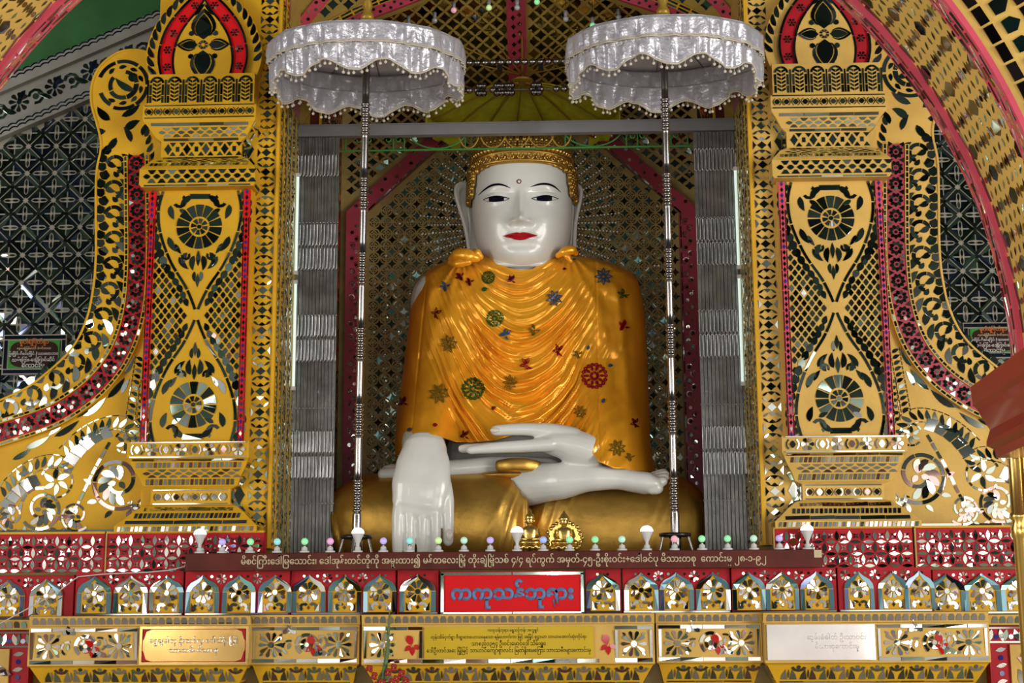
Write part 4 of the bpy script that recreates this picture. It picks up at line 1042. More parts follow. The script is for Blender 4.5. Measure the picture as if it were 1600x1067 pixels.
# plaques on the blocks
x0, x1 = XB(663, 1000, -0.145), XB(927, 1000, -0.145)
YP = thing('donor_plaque', 'yellow plaque with four lines of small dark lettering', 'plaque', ((x0+x1)/2, -0.147, 1.3))
mb = MB(); mb.box((x0, -0.148, 1.300), (x1, -0.139, 1.436), 'plaque_yellow'); child(mb, 'plate', YP)
xm = (x0+x1)/2; W = x1-x0
for body, z, w, dx in (('ကကုသန်ဘုရား ေရွှသင်္ကန်း အလှူရှင်', 1.416, 0.30, 0.02), ('တုန်းအိမ်ငှက်ရွာ ဇီးရွာေဒးေယာသေနေသာ ရန်ေဟာက်ကာ ြဖင့် အြမိုင် စုဠာယာ သာယာေအာက်ဆုံးတိုင်ရာ', 1.386, 0.92, 0), ('သာစည်၁၃၅၄ ဦးဝင်းေမာင်ေဒါ် သိမ်းရွှေ', 1.355, 0.44, 0), ('ေဒါ်ဦးတင်အေး ြမို့ြမင့် သားတင်ေကျာ်စွာလင်း ြမတ်နိုးေမေြကး သားသမီးများေကာင်းမှု', 1.325, 0.97, 0.0)):
    lettering(body, xm+dx, z, W*w, -0.1483, 'ink', YP, 0.008, ext=0.0004, sq=1.15)
x0, x1 = XB(218, 1010, -0.15), XB(388, 1010, -0.15)
GP = thing('donor_plaque', 'gold plaque with a thin red line border and faint lettering', 'plaque', ((x0+x1)/2, -0.15, 1.28))
mb = MB(); mb.box((x0, -0.153, 1.276), (x1, -0.139, 1.446), 'plaque_gold'); child(mb, 'plate', GP)
mb = MB(); bx = lambda a, b, c, d: mb.box((a, -0.1545, b), (c, -0.1525, d), 'mirror_plum')
q = 0.012; zq0, zq1 = 1.276+q, 1.446-q
for a, b, c, d in ((x0+q, zq0, x1-q, zq0+0.003), (x0+q, zq1-0.003, x1-q, zq1), (x0+q, zq0, x0+q+0.003, zq1), (x1-q-0.003, zq0, x1-q, zq1)): mb.box((a, -0.1545, b), (c, -0.1525, d), 'red_plaster')
for sx, sz in ((-1, -1), (1, -1), (-1, 1), (1, 1)):
    cx_ = x0+q if sx < 0 else x1-q; cz_ = zq0 if sz < 0 else zq1
    mb.prism([(cx_, cz_), (cx_-sx*0.05, cz_), (cx_-sx*0.018, cz_-sz*0.012), (cx_-sx*0.008, cz_-sz*0.045), (cx_, cz_-sz*0.055)], lambda u, v, h: (u, -0.1525-h, v), 0, 0.002, 'red_plaster')
child(mb, 'border_line', GP)
for body, z, w in (('ေရွှချဓါတု ဦးတင်လှ ေဒါ်သိန်းြမင့်', 1.372, 0.82), ('သားသမီး မိသားစု', 1.33, 0.45)): lettering(body, (x0+x1)/2, z, (x1-x0)*w, -0.1535, 'plaque_glass', GP, 0.01, ext=0.0006)
x0, x1 = XB(1199, 1010, -0.15), XB(1368, 1010, -0.15)
GL = thing('donor_plaque', 'polished pale glass plaque shining white with daylight', 'plaque', ((x0+x1)/2, -0.15, 1.28))
mb = MB(); mb.box((x0, -0.150, 1.285), (x1, -0.139, 1.440), 'plaque_glass'); child(mb, 'plate', GL)
for body, z, w in (('ဆွမ်းခံဓါတ် ဦးသာဝင်း', 1.375, 0.6), ('မိသားစုေကာင်းမှု', 1.335, 0.45)): lettering(body, x1-0.17, z, 0.26*w/0.6, -0.1505, 'nail', GL, 0.004, ext=0.0004)  # pale letters: the glare over them is put into their colour

# green donor plaques on the hall walls
for s, (pa, pb, pc, pd) in ((-1, (8, 103, 524, 585)), (1, (1503, 1598, 505, 560))):
    a = at(pa, pc, 0.49); b = at(pb, pd, 0.49); x0, x1, z0, z1 = a.x, b.x, b.z, a.z
    xm = (x0+x1)/2; W = x1-x0; H = z1-z0
    Q = thing('wall_plaque', 'green plaque with white lettering on the wall left of the left wing' if s < 0 else 'green plaque with white lettering on the wall above the red capital', 'plaque', (xm, 0.49, z0))
    mb = MB(); mb.box((x0, 0.475, z0), (x1, 0.50, z1), 'grey_grout')
    for q in (rect(x0+.006, z0+.006, x1-.006, z0+.024), rect(x0+.006, z1-.024, x1-.006, z1-.006), rect(x0+.006, z0+.03, x0+.022, z1-.03), rect(x1-.022, z0+.03, x1-.006, z1-.03)): mb.prism(q, lambda u, v, h: (u, 0.475-h, v), 0, 0.004, 'mirror_blue')
    child(mb, 'frame', Q)
    mb = MB(); mb.box((x0+.032, 0.468, z0+.032), (x1-.032, 0.476, z1-.032), 'plaque_green')
    ww, hh = W/2-.040, H/2-.036; zc = (z0+z1)/2
    mb.prism([(xm+ww*math.copysign(abs(cos(t))**0.45, cos(t)), zc+hh*math.copysign(abs(sin(t))**0.55, sin(t))) for t in np.linspace(0, 2*PI, 40)[:-1]], lambda u, v, h: (u, 0.468-h, v), 0, 0.002, 'plaque_brown')
    child(mb, 'plate', Q)
    for body, dz, w, m in (('ဓူပါရံြမတ်စွာ', 0.30, 0.46, 'orange_paint'), ('နေ့နာရံြဖစ်ေတာ် ဒံမငိသာသ', 0.16, 0.54, 'cream_paint'), ('ဦးြမိုင်-မိစင်းြမိုင် နှံ့သားေဇာဘဝ', 0.02, 0.78, 'socket_white'), ('သမီးြကီး-ေဒါ်ြကင်ဆိုင်', -0.14, 0.68, 'socket_white'), ('ေကာင်းမှု', -0.29, 0.36, 'socket_white')):
        lettering(body, xm, zc+dz*H-0.008, W*w, 0.4652, m, Q, 0.02, ext=0.0006, sq=1.0)

# ================================================================== BULBS ON THE BOARD
def bulb_thing(px, big, glass, label):
    x = XB(px, 855, -0.055); z = zb1+0.0005; y = -0.055
    B = thing('led_bulb' if big else 'globe_bulb', label, 'light bulb', (x, y, z), 'LED lamps along the board' if big else 'coloured globe bulbs along the board')
    mb = MB(); mb.lathe([(0.0, 0), (0.023, 0), (0.023, 0.006), (0.021, 0.008), (0.0145, 0.009), (0.0135, 0.020), (0.012, 0.024), (0.009, 0.027), (0, 0.027)], 'socket_white', (x, y, z), 20); child(mb, 'socket', B)
    if big:
        mb = MB(); mb.lathe([(0.007, 0.026), (0.008, 0.040), (0.012, 0.046), (0.020, 0.066), (0.0285, 0.083), (0.029, 0.086)], 'socket_white', (x, y, z), 24); child(mb, 'housing', B)
        mb = MB(); mb.lathe([(0.029, 0.086)]+[(0.0295*cos(t)+0.0005, 0.087+0.027*sin(t)) for t in np.linspace(0.05, PI/2-0.01, 8)]+[(0, 0.114)], 'lamp_white', (x, y, z), 24); child(mb, 'diffuser', B)
    else:
        mb = MB(); mb.lathe([(0.0065, 0.026), (0.0065, 0.036), (0.008, 0.038)], 'chrome', (x, y, z), 14); child(mb, 'cap', B)
        mb = MB(); mb.ball((x, y, z+0.051), 0.0165, 'globe_'+glass, 18); child(mb, 'globe', B)
    return B
for px, lab in ((312, 'white LED lamp at the left end of the board'), (559, 'white LED lamp in front of the left parasol pole'), (808, 'white LED lamp beside the seated gold figurine'), (1011, 'white LED lamp below the upturned white foot'), (1262, 'white LED lamp at the right end of the board')):
    bulb_thing(px, True, '', lab)
for px, g, lab in ((347, 'violet', 'dim violet globe bulb, first after the leftmost LED lamp'), (391, 'green', 'green globe bulb in front of the left pilaster edge'), (433, 'aqua', 'aqua globe bulb at the outer foot of the left gate'), (476, 'green', 'green globe bulb in front of the left folding gate'), (516, 'pink', 'pink globe bulb between the left gate and the left stool'),
                   (599, 'violet', 'violet globe bulb just left of the hanging white fingers'), (640, 'aqua', 'blue-green globe bulb in front of the hanging white fingers'), (685, 'lime', 'lime globe bulb beside the hanging white thumb'), (725, 'mint', 'pale mint globe bulb right of the white thumb'), (766, 'violet', 'blue and violet globe bulb left of the middle LED lamp'),
                   (849, 'blue', 'blue globe bulb between the two gold figurines'), (890, 'green', 'green globe bulb in front of the spired gold figurine'), (930, 'green', 'green globe bulb right of the spired gold figurine'), (972, 'mint', 'unlit looking grey-mint globe bulb below the white shin'), (1054, 'rose', 'rose globe bulb in front of the right parasol pole'),
                   (1097, 'green', 'green globe bulb at the inner foot of the right gate'), (1137, 'green', 'green globe bulb in front of the right folding gate'), (1178, 'mint', 'mint globe bulb at the outer foot of the right gate'), (1218, 'violet', 'violet globe bulb left of the rightmost LED lamp')):
    bulb_thing(px, False, g, lab)

# ================================================================== FOLDING GATES AND RAILS
ygt = 0.62; zt_ = (Z_(208, 0.60), Z_(190, 0.60))
for s in (-1, 1):
    xa, xb = (X0-1.165, X0-0.945) if s < 0 else (X0+0.945, X0+1.180)
    Gt = thing('folding_gate', 'silver folding steel gate pushed to the left side of the niche' if s < 0 else 'silver folding steel gate pushed to the right side of the niche', 'gate', ((xa+xb)/2, ygt, 1.745), 'folding gates of the niche')
    nb = 12; st = (xb-xa)/nb
    for i in range(nb):
        x = xa+(i+0.5)*st; mb = MB(); w = st*0.40
        yy = ygt+random.uniform(-0.006, 0.006)
        mb.box((x-w, yy, 1.748), (x+w, yy+0.016, zt_[0]-0.003), 'galv'); 
        mb.box((x-w, yy-0.008, 1.748), (x-w+0.002, yy, zt_[0]-0.003), 'galv'); mb.box((x+w-0.002, yy-0.008, 1.748), (x+w, yy, zt_[0]-0.003), 'galv')
        child(mb, 'bar', Gt)
    pv = [2.04, 2.53, 3.02, 3.52]
    for i in range(nb+1):
        x = xa+i*st
        for z in pv: mb = MB(); mb.lathe([(0.0, -0.004), (0.0042, -0.004), (0.0042, 0.010), (0.0, 0.010)], 'steel', n=8, ax=lambda a, b, c, x=x, z=z: (x+a, ygt-0.018-c, z+b)); child(mb, 'rivet', Gt)
    for zc in (2.23, 2.36, 2.84, 2.97, 3.33, 3.46, 3.84):
        for i in range(nb):
            x = xa+(i+0.5)*st; mb = MB()
            pts = [(x-st*0.33, ygt-0.014, zc-0.055), (x-st*0.33, ygt-0.014, zc+0.05), (x, ygt-0.016, zc+0.062), (x+st*0.33, ygt-0.014, zc+0.05), (x+st*0.33, ygt-0.014, zc-0.055), (x, ygt-0.016, zc-0.067)]
            mb.tube(pts, 0.0030, 'steel', 6, closed=True)
            if zc in (2.23, 2.36, 2.84, 2.97, 3.33, 3.46, 3.84): child(mb, 'link', Gt)
# head track
HT = MB(); HT.box((-1.17, 0.60, zt_[0]), (1.18, 0.645, zt_[1]), 'grey_rail'); HT.box((-1.17, 0.595, zt_[1]-0.007), (1.18, 0.601, zt_[1]), 'grey_rail')
o = HT.build('gate_track'); tag(o, 'plain grey steel track crossing the niche above the green ironwork', 'rail')
# green and gold ironwork under the track
SR = thing('scroll_railing', 'green and gold wrought iron scrolls hung across the niche above the head', 'ironwork', (0.0, 0.70, 3.86))
yr = 0.70; zr0, zr1 = Z_(232, yr), Z_(203, yr)+0.02
mb = MB(); mb.tube([(-0.96, yr, zr0), (0.96, yr, zr0)], 0.006, 'green_paint', 8); mb.tube([(-1.13, yr, zr1), (1.13, yr, zr1)], 0.006, 'green_paint', 8)
child(mb, 'rail', SR)
def scroll(x, r, m, a0=180, a1=360, z=None):
    mb = MB(); zz = zr1 if z is None else z
    mb.tube([(x+r*cos(t), yr, zz+(zr1-zr0-0.006)*sin(t)) for t in np.linspace(rad(a0), rad(a1), 18)], 0.0045, m, 6); child(mb, 'scroll', SR)
for x in (-0.42, 0.42): scroll(x, 0.165, 'green_paint')
for x in (-0.13, 0.0, 0.13): scroll(x+0.01, 0.075, 'gold_paint')
for x in (-0.25, 0.25): scroll(x, 0.06, 'gold_paint')
for x in (-0.66, 0.66, -0.82, 0.84):
    for sg in (-1, 1):
        mb = MB(); mb.tube([(x+sg*(0.030+0.026*cos(t)*(1-t/9)), yr, (zr0+zr1)/2+0.028*sin(t)*(1-t/9)) for t in np.linspace(0, 6.5, 22)], 0.004, 'green_paint', 6); child(mb, 'scroll', SR)
    mb = MB(); mb.tube([(x, yr, zr0), (x, yr, zr1)], 0.004, 'green_paint', 6); child(mb, 'upright', SR)
for x in (-0.60, -0.27, 0.27, 0.60, -0.92, 0.93):
    mb = MB(); mb.tube([(x, yr, zr0), (x, yr, zr1)], 0.004, 'green_paint', 6); child(mb, 'upright', SR)

# light tubes on the edges of the reveals
for s in (-1, 1):
    for k, (z0, z1) in enumerate(((2.62, 3.20), (3.23, 3.78))):
        x = X0+s*1.155; mb = MB()
        yt = 0.56; Tb = thing('light_tube', ('lower' if k == 0 else 'upper')+' pale green light tube on the %s edge of the niche' % ('left' if s < 0 else 'right'), 'light', (x, 0.56, z0))
        mb.tube([(x, 0.56, z0+0.02), (x, 0.56, z1-0.02)], 0.008, 'tube_light', 10); child(mb, 'tube', Tb)
        for zz in (z0, z1-0.02):
            mb = MB(); mb.box((x-0.010, 0.55, zz), (x+0.010, 0.572, zz+0.02), 'socket_white'); child(mb, 'end_cap', Tb)

# ================================================================== WHITE PARASOLS
def parasol(px_top, px_bot, label, lab2, seed):
    rs = np.random.RandomState(seed)
    yy = 0.065; yt_ = -0.19
    zr = Z_(74, yt_); ct = at(px_top, 80, yt_); cb = at(px_bot, 838, yy)
    Pz = thing('parasol', label, 'parasol', (cb.x, yy, 1.746), 'white processional parasols')
    R = 0.470; n = 12; tilt = rad(5.5)
    def M(x, y, z):
        # canopy leans a little towards the visitor
        return (ct.x+x, yt_+y*cos(tilt)-z*sin(tilt), zr+y*sin(tilt)+z*cos(tilt))
    facet = lambda a: 0.4+0.6*cos(PI/n)/cos(((a+PI/n) % (2*PI/n))-PI/n)   # straight cloth between ribs
    NA = 240
    # canopy
    mb = MB(); rows = []
    for k in range(9):
        t = k/8; rows.append([M(R*t*(1-(1-facet(a))*t)*cos(a), R*t*(1-(1-facet(a))*t)*sin(a), 0.15*(1-t)**1.15) for a in np.linspace(0, 2*PI, 97)[:-1]])
    mb.grid(rows, 'silk_lining', True); o = child(mb, 'canopy', Pz)
    o.modifiers.new('s', 'SOLIDIFY').thickness = 0.004
    # valances
    A = np.linspace(0, 2*PI, NA+1)[:-1]
    pl = np.interp(np.arange(NA), np.arange(0, NA+1, 2), np.concatenate([rs.uniform(-1, 1, NA//2), [0]]))
    pl2 = np.sin(A*34+2*np.sin(A*5))+0.6*np.sin(A*57+1)+0.7*np.sin(A*21+3*np.sin(A*3))
    sc_ = lambda a: 0.027*cos(10*(a-PI/2*3)+PI*0.0)
    def wall(z0f, z1f, rr0, rr1, amp, rows_n=9, q=pl2):
        rows = []
        for k in range(rows_n):
            t = k/(rows_n-1); row = []
            for i, a in enumerate(A):
                r = lerp(rr0, rr1, t)*facet(a)+amp*q[i]*(0.25+0.9*t)*(0.5+0.5*sin(PI*min(1, t*1.1)))+0.0012*pl[i]*t
                row.append(M(r*cos(a), r*sin(a), lerp(z0f(a), z1f(a), t)))
            rows.append(row)
        return rows
    zt = lambda a: 0.0; zm = lambda a: -0.092; zb = lambda a: -0.192-sc_(a)
    mb = MB(); mb.grid(wall(zt, zm, R+0.004, R+0.000, 0.0085), 'silk_white', True); o = UV = child(mb, 'upper_valance', Pz); o.modifiers.new('s', 'SOLIDIFY').thickness = 0.002
    mb = MB(); lo = wall(lambda a: -0.085, zb, R-0.008, R-0.012, 0.0105, 12, np.roll(pl2, 7)); mb.grid(lo, 'silk_white', True); o = LV = child(mb, 'lower_valance', Pz); o.modifiers.new('s', 'SOLIDIFY').thickness = 0.002
    # trims with hanging beads
    mb = MB(); row = wall(zt, zm, R+0.006, R+0.003, 0.0085)[-1]; mb.tube(row, 0.0045, 'trim_cream', 6, closed=True)
    mb.tube([(p[0], p[1], p[2]+0.009) for p in row], 0.003, 'trim_cream', 6, closed=True); child(mb, 'middle_braid', UV)
    mb = MB(); mb.tube(lo[-1], 0.0050, 'trim_cream', 6, closed=True); mb.tube([(p[0], p[1], p[2]+0.011) for p in lo[-1]], 0.0032, 'trim_cream', 6, closed=True); child(mb, 'hem_braid', LV)
    for nm, rw, step, rb, drop in (('bead_fringe', lo[-1], 2.35, 0.0078, 0.022), ('small_bead_fringe', row, 2.6, 0.0042, 0.013)):
        mb = MB(); k = 0.0
        while k < NA-1:
            p = rw[int(k)]; dz = drop*(1+0.2*(int(k) % 3-1)); mb.ball((p[0], p[1], p[2]-dz), rb, 'bead_cream', 8)
            mb.tube([(p[0], p[1], p[2]), (p[0], p[1], p[2]-dz+rb)], 0.0012, 'trim_cream', 4); k += step
        o = child(mb, nm, LV if nm == 'bead_fringe' else UV); o['kind'] = 'stuff'
    # ribs
    for k in range(n):
        a = 2*PI*k/n+0.0; mb = MB()
        mb.tube([M(0.02*cos(a), 0.02*sin(a), 0.135), M(R*0.5*cos(a), R*0.5*sin(a), 0.058), M(R*0.985*cos(a), R*0.985*sin(a), -0.004)], 0.0028, 'dark_chrome', 6); child(mb, 'rib', Pz)
    # pole with ring clusters
    d = Vector(M(0, 0, 0.14))-Vector((cb.x, yy, 1.80)); Lp = d.length; dn = d.normalized()
    prof = [(0.022, 0.0)]
    z = 0.0; seg = Lp/7
    for g in range(7):
        z0 = g*seg
        prof += [(0.0175 if g > 0 else 0.022, z0+seg*0.02), (0.0175 if g > 0 else 0.022, z0+seg*0.42)]
        for r in range(7):
            zz = z0+seg*(0.46+0.065*r); prof += [(0.0165, zz), (0.0225, zz+0.004), (0.0225, zz+0.010), (0.0165, zz+0.014)]
    prof += [(0.016, Lp*0.995), (0.016, Lp+0.02)]
    ux = dn.orthogonal().normalized(); uy = dn.cross(ux)
    axf = lambda a, b, c: tuple(Vector((cb.x, yy, 1.80))+ux*a+uy*b+dn*c)
    mb = MB(); mb.lathe(prof, 'chrome', n=18, ax=axf); child(mb, 'pole', Pz)
    mb = MB(); mb.lathe([(0.0, Lp+0.0), (0.035, Lp+0.005), (0.03, Lp+0.03), (0.017, Lp+0.05), (0.026, Lp+0.075), (0.012, Lp+0.12), (0.016, Lp+0.14), (0.006, Lp+0.20), (0.004, Lp+0.32), (0, Lp+0.34)], 'gold_paint', n=16, ax=axf); child(mb, 'finial', Pz)
    mb = MB(); mb.lathe([(0.020, -0.05), (0.029, -0.03), (0.029, 0.05), (0.023, 0.06)], 'dark_chrome', n=16, ax=axf); child(mb, 'foot_socket', Pz)
    # three-legged stool it stands in
    St = thing('stool', lab2, 'stool', (cb.x, yy, 1.746), 'round stools holding the parasols')
    mb = MB(); zs = Z_(838, yy); mb.lathe([(0.030, zs-0.004), (0.07, zs-0.008), (0.076, zs), (0.074, zs+0.010), (0.06, zs+0.012), (0.030, zs+0.010), (0.030, zs-0.004)], 'black_plastic', (cb.x, yy, 0), 28); child(mb, 'seat', St)
    for a in (rad(200), rad(340), rad(90), rad(265)):
        mb = MB(); mb.tube([(cb.x+0.062*cos(a), yy+0.062*sin(a), zs), (cb.x+0.088*cos(a), yy+0.088*sin(a), 1.746)], 0.006, 'chrome', 8); child(mb, 'leg', St)
parasol(574, 557, 'white silk parasol with bead fringe on the left metal pole', 'black round stool with metal legs at the foot of the left parasol', 3)
parasol(1037, 1055, 'white silk parasol with bead fringe on the right metal pole', 'black round stool with metal legs at the foot of the right parasol', 9)

# yellow parasol over the statue with its gilt ribs
yc, zc = 1.20, Z_(108, 1.05)
YPz = thing('parasol', 'yellow silk parasol with gilt ribs hanging over the head of the statue', 'parasol', (0.03, yc, zc))
mb = MB(); rows = []; Ry = 0.56; NA = 120
for k in range(8):
    t = k/7; rows.append([(0.03+Ry*t*cos(a), yc+Ry*t*sin(a), zc-0.02-0.17*t**1.6) for a in np.linspace(rad(-5), rad(185), 72)])
mb.grid(rows, 'yellow_silk'); r0 = rows[-1]
mb.grid([r0, [(p[0]*1.0+0.004*sin(i*1.7), p[1]+0.006*cos(i*2.1), p[2]-0.05) for i, p in enumerate(r0)], [(p[0]+0.006*sin(i*1.7), p[1]+0.010*cos(i*2.1), p[2]-0.10+0.012*sin(i*0.9)) for i, p in enumerate(r0)]], 'yellow_silk')
o = child(mb, 'canopy', YPz); o.modifiers.new('s', 'SOLIDIFY').thickness = 0.003
for k in range(16):
    a = 2*PI*k/16+0.1; up = sin(a) < -0.15
    mb = MB(); 
    if not up: pts = [(0.03+Ry*t*cos(a), yc-0.006+Ry*t*sin(a), zc-0.028-0.17*t**1.6) for t in np.linspace(0.04, 1.08, 8)]
    else: pts = [(0.03+0.62*t*cos(a), yc+0.55*t*sin(a), zc+0.02+0.05*t) for t in np.linspace(0.04, 1.0, 8)]
    mb.tube(pts, 0.005, 'gold_paint', 6); child(mb, 'rib', YPz)
mb = MB(); mb.lathe([(0, -0.030), (0.05, -0.024), (0.065, -0.012), (0.04, 0.0), (0.006, 0.01), (0.006, 0.9)], 'gold_paint', (0.03, yc, zc), 16); child(mb, 'hub', YPz)
# silver ball garlands hanging in front of it
for k, (py, lab) in enumerate(((97, 'upper string of silver balls above the yellow parasol'), (140, 'lower string of silver balls with flower knots before the yellow parasol'))):
    yg = 0.85; z = Z_(py, yg); x0, x1 = XB(715, py, yg), XB(900, py, yg); n = 15
    Gd = thing('ball_garland', lab, 'garland', (0.0, yg, z)); 
    mb = MB(); mb.tube([(-0.75, yg, z+0.02), (x0, yg, z), (x1, yg, z), (0.78, yg, z+0.02)], 0.003, 'grey_rail', 6); child(mb, 'string', Gd)
    for i in range(n):
        x = x0+(i+0.5)*(x1-x0)/n
        if k == 1 and i in (3, 7, 8, 11): continue
        mb = MB(); mb.ball((x, yg, z), 0.0195, 'chrome', 14, (1.05, 1, 1)); child(mb, 'ball', Gd)
    if k == 1:
        for px in (752, 780, 796, 838):
            mb = MB(); x = XB(px, py, yg)
            for q in range(4): mb.ball((x+0.018*cos(q*PI/2+0.78), yg-0.01, z+0.03*sin(q*PI/2+0.78)), 0.021, 'dark_chrome', 10)
            child(mb, 'knot', Gd)
    else:
        for px in (781, 845):
            mb = MB(); x = XB(px, py, yg); mb.box((x-0.014, yg-0.012, z-0.05), (x+0.014, yg+0.012, z-0.018), 'dark_chrome'); child(mb, 'pendant', Gd)
# hanging coloured bulbs in the vault
for px, py, g, lab in ((709, 16, 'rose', 'red hanging bulb right of the left parasol'), (764, 12, 'lime', 'lime hanging bulb left of the vault rib'), (808, 12, 'off', 'unlit hanging bulb on the red vault rib'), (679, 32, 'off', 'unlit hanging bulb nearest the left parasol top'), (638, 38, 'off', 'unlit hanging bulb on the slope of the left parasol'),
                       (839, 3, 'green', 'green hanging bulb at the top right of the vault rib'), (884, 30, 'off', 'unlit hanging bulb left of the red and green one'), (926, 40, 'green', 'green hanging bulb close to the right parasol'), (967, 27, 'off', 'unlit hanging bulb nearest the right parasol top')):
    yh = 0.85; p = at(px, py, yh)
    B = thing('hanging_bulb', lab, 'light bulb', tuple(p), 'bulbs hanging in the vault')
    mb = MB(); mb.ball(p, 0.0165, 'globe_'+g, 14); child(mb, 'globe', B)
    mb = MB(); mb.lathe([(0.006, 0.014), (0.010, 0.018), (0.012, 0.045), (0.006, 0.05)], 'grey_rail', tuple(p), 12); mb.tube([(p.x, p.y, p.z+0.05), (p.x, p.y, p.z+0.6)], 0.0015, 'black_plastic', 4); child(mb, 'socket', B)

# ================================================================== NEAR ARCH, ITS CAPITAL AND COLUMN
RA, ZA0, YA0, YA1 = 1.05, 2.0, -4.33, -4.02
AN = thing('archway', 'pink edged openwork mosaic arch framing the top corners, nearest the viewer', 'arch', (0.0, -4.175, 2.0))
def sof(u, v, h): a = u/RA; return (-(RA-h)*cos(a), YA0+v, ZA0+(RA-h)*sin(a))
SL = PI*RA
mb = MB(); nA = 96
ring_ = lambda r, y: [(-r*cos(PI*i/nA), y, ZA0+r*sin(PI*i/nA)) for i in range(nA+1)]
mb.grid([ring_(RA, YA0), ring_(RA, YA1)], 'ochre_pale'); mb.grid([ring_(RA, YA0), ring_(1.36, YA0)], 'ochre_pale', smooth=False); mb.grid([ring_(RA, YA1), ring_(1.36, YA1)], 'ochre_pale', smooth=False); mb.grid([ring_(1.36, YA0), ring_(1.36, YA1)], 'ochre_pale')
for r in (0, nA):
    sx = -1 if r == 0 else 1
    mb.add([(sx*RA, YA0, ZA0), (sx*1.36, YA0, ZA0), (sx*1.36, YA1, ZA0), (sx*RA, YA1, ZA0)], [(0,1,2,3)], 'ochre_pale')
ring_o = child(mb, 'arch_ring', AN)
for sx in (-1, 1):
    m2 = MB()
    if sx < 0: m2.box((-1.36, YA0, 0.0), (-RA, YA1, ZA0), 'ochre_pale'); child(m2, 'pier', AN)
W_ = YA1-YA0; tl = []; ms = ['mirror_dark', 'mirror_dark', 'mirror_green']
cs = 0.058; ct = (W_-0.125)/4
for i in range(int(SL/cs)):
    for j in range(5):
        c = (i*cs, 0.0625+j*ct)
        if (i+j) % 3 == 0:
            tl.append(([(c[0]+0.0165*cos(k*PI/3), c[1]+0.0165*sin(k*PI/3)) for k in range(6)], 'mirror_dark'))
        else:
            tl.append((disc(c[0], c[1], 0.0065, 6), 'mirror_plum'))
            for sg in (-1, 1): tl.append((vesica(c[0], c[1]+sg*0.0135, 0.028, 0.0085, 0), pickm(ms)))
        tl.append((vesica(c[0]+cs/2, c[1], 0.016, 0.006, 0), pickm(ms)))
        if j < 4:
            tl.append((vesica(c[0]+cs*0.5, c[1]+ct/2, 0.018, 0.006, 0.6), pickm(ms))); tl.append((vesica(c[0], c[1]+ct/2, 0.018, 0.010, 0), 'mirror_plum'))
for i in range(int(SL/0.05)):
    for t in (0.047, W_-0.047): tl.append((rect(i*0.05+0.003, t-0.0035, i*0.05+0.046, t+0.0035), pickm(ms)))
mb = MB(); mb.tiles(tl, sof, 0.0015, 0.06); child(mb, 'openwork_tiles', AN)
for t0, t1 in ((-0.006, 0.040), (W_-0.040, W_+0.006)):
    mb = MB(); us = np.linspace(0, SL, 97)
    mb.grid([[sof(u, t0, 0) for u in us], [sof(u, t0, 0.010) for u in us], [sof(u, t1, 0.010) for u in us], [sof(u, t1, 0) for u in us]], 'pink', smooth=False)
    tl = []
    for i in range(int(SL/0.045)):
        for q, (a, w) in enumerate(((0.22, 0.0045), (0.5, 0.006), (0.78, 0.0045))):
            t = lerp(t0, t1, a); o_ = 0.02 if q % 2 else 0
            tl.append((rect(i*0.045+o_+0.002, t-w/2, i*0.045+o_+0.041, t+w/2), pickm(['mirror_plum', 'mirror_dark', 'mirror', 'mirror_pale'])))
    mb.tiles(tl, lambda u, v, h: sof(u, v, h+0.010), 0.0015, 0.10); child(mb, 'pink_border', AN)
mb = MB()
def face(u, v, h): a = u/RA; return (-(RA+v)*cos(a), YA0-h, ZA0+(RA+v)*sin(a))
tl = []; n = int(SL/0.036)
for i in range(n):
    u = i*SL/n; s_ = SL/n
    tl.append((rect(u+0.002, 0.016, u+s_-0.003, 0.034), 'mirror_plum')); tl.append((rect(u+0.002, 0.088, u+s_-0.003, 0.104), 'mirror_plum'))
    tl.append(([(u+s_*0.18, 0.048), (u+s_*0.82, 0.048), (u+s_*0.86, 0.066), (u+s_*0.5, 0.080), (u+s_*0.14, 0.066)], pickm(['mirror_green', 'mirror_teal'])))
for i in range(int(SL/0.16)):
    for k in range(4): tl.append((arc(i*0.16+0.05, 0.18, 0.030, 0.043, rad(k*80), rad(k*80+68), 5), 'mirror_green'))
    tl.append((leaf(i*0.16+0.09, 0.15, 0.6, 0.07, 0.03, 0.8), 'mirror_green'))
mb.tiles(tl, face, 0.002, 0.05); child(mb, 'face_tiles', AN)

# dark red moulded capital, slightly turned, and the gilt column below it
vd = (ROT @ Vector(((1089-800)/FPX, (533.5-921)/FPX, -1.0))); vd.z = 0; vd.normalize()   # its side runs this way
vx = Vector((vd.y, -vd.x, 0))
CP = at(1516, 605, -4.0)
Cc = thing('column_capital', 'dark red moulded timber capital under the right springing of the arch', 'capital', tuple(CP))
mb = MB()
rear = [(1516, 605), (1520, 634), (1527, 640), (1532, 650), (1546, 672), (1541, 690), (1541, 697), (1553, 703), (1556, 716)]
pr = []
for px, py in rear:
    p = at(px, py, -4.0); pr.append((p.x-CP.x, p.z))
pr = [(0.0, pr[0][1]+0.0)]+pr[1:]
rows = []
for off, z in pr:
    a = Vector((CP.x, -4.0, z))+vx*off+vd*0.0
    rows.append([tuple(a+vx*0.5), tuple(a), tuple(a-vd*0.75), tuple(a-vd*0.75+vx*0.5)])
mb.grid(rows, 'maroon_gloss', True, smooth=False)
mb.add(rows[0], [(0,1,2,3)], 'maroon_gloss'); mb.add(rows[-1], [(3,2,1,0)], 'maroon_gloss')
o = child(mb, 'moulding', Cc)
o = None
GC = thing('gilt_column', 'gilt clustered column shaft below the dark red capital', 'column', tuple(at(1590, 760, -3.9)))
zt = pr[-1][1]; base = at(1589, 720, -3.95)
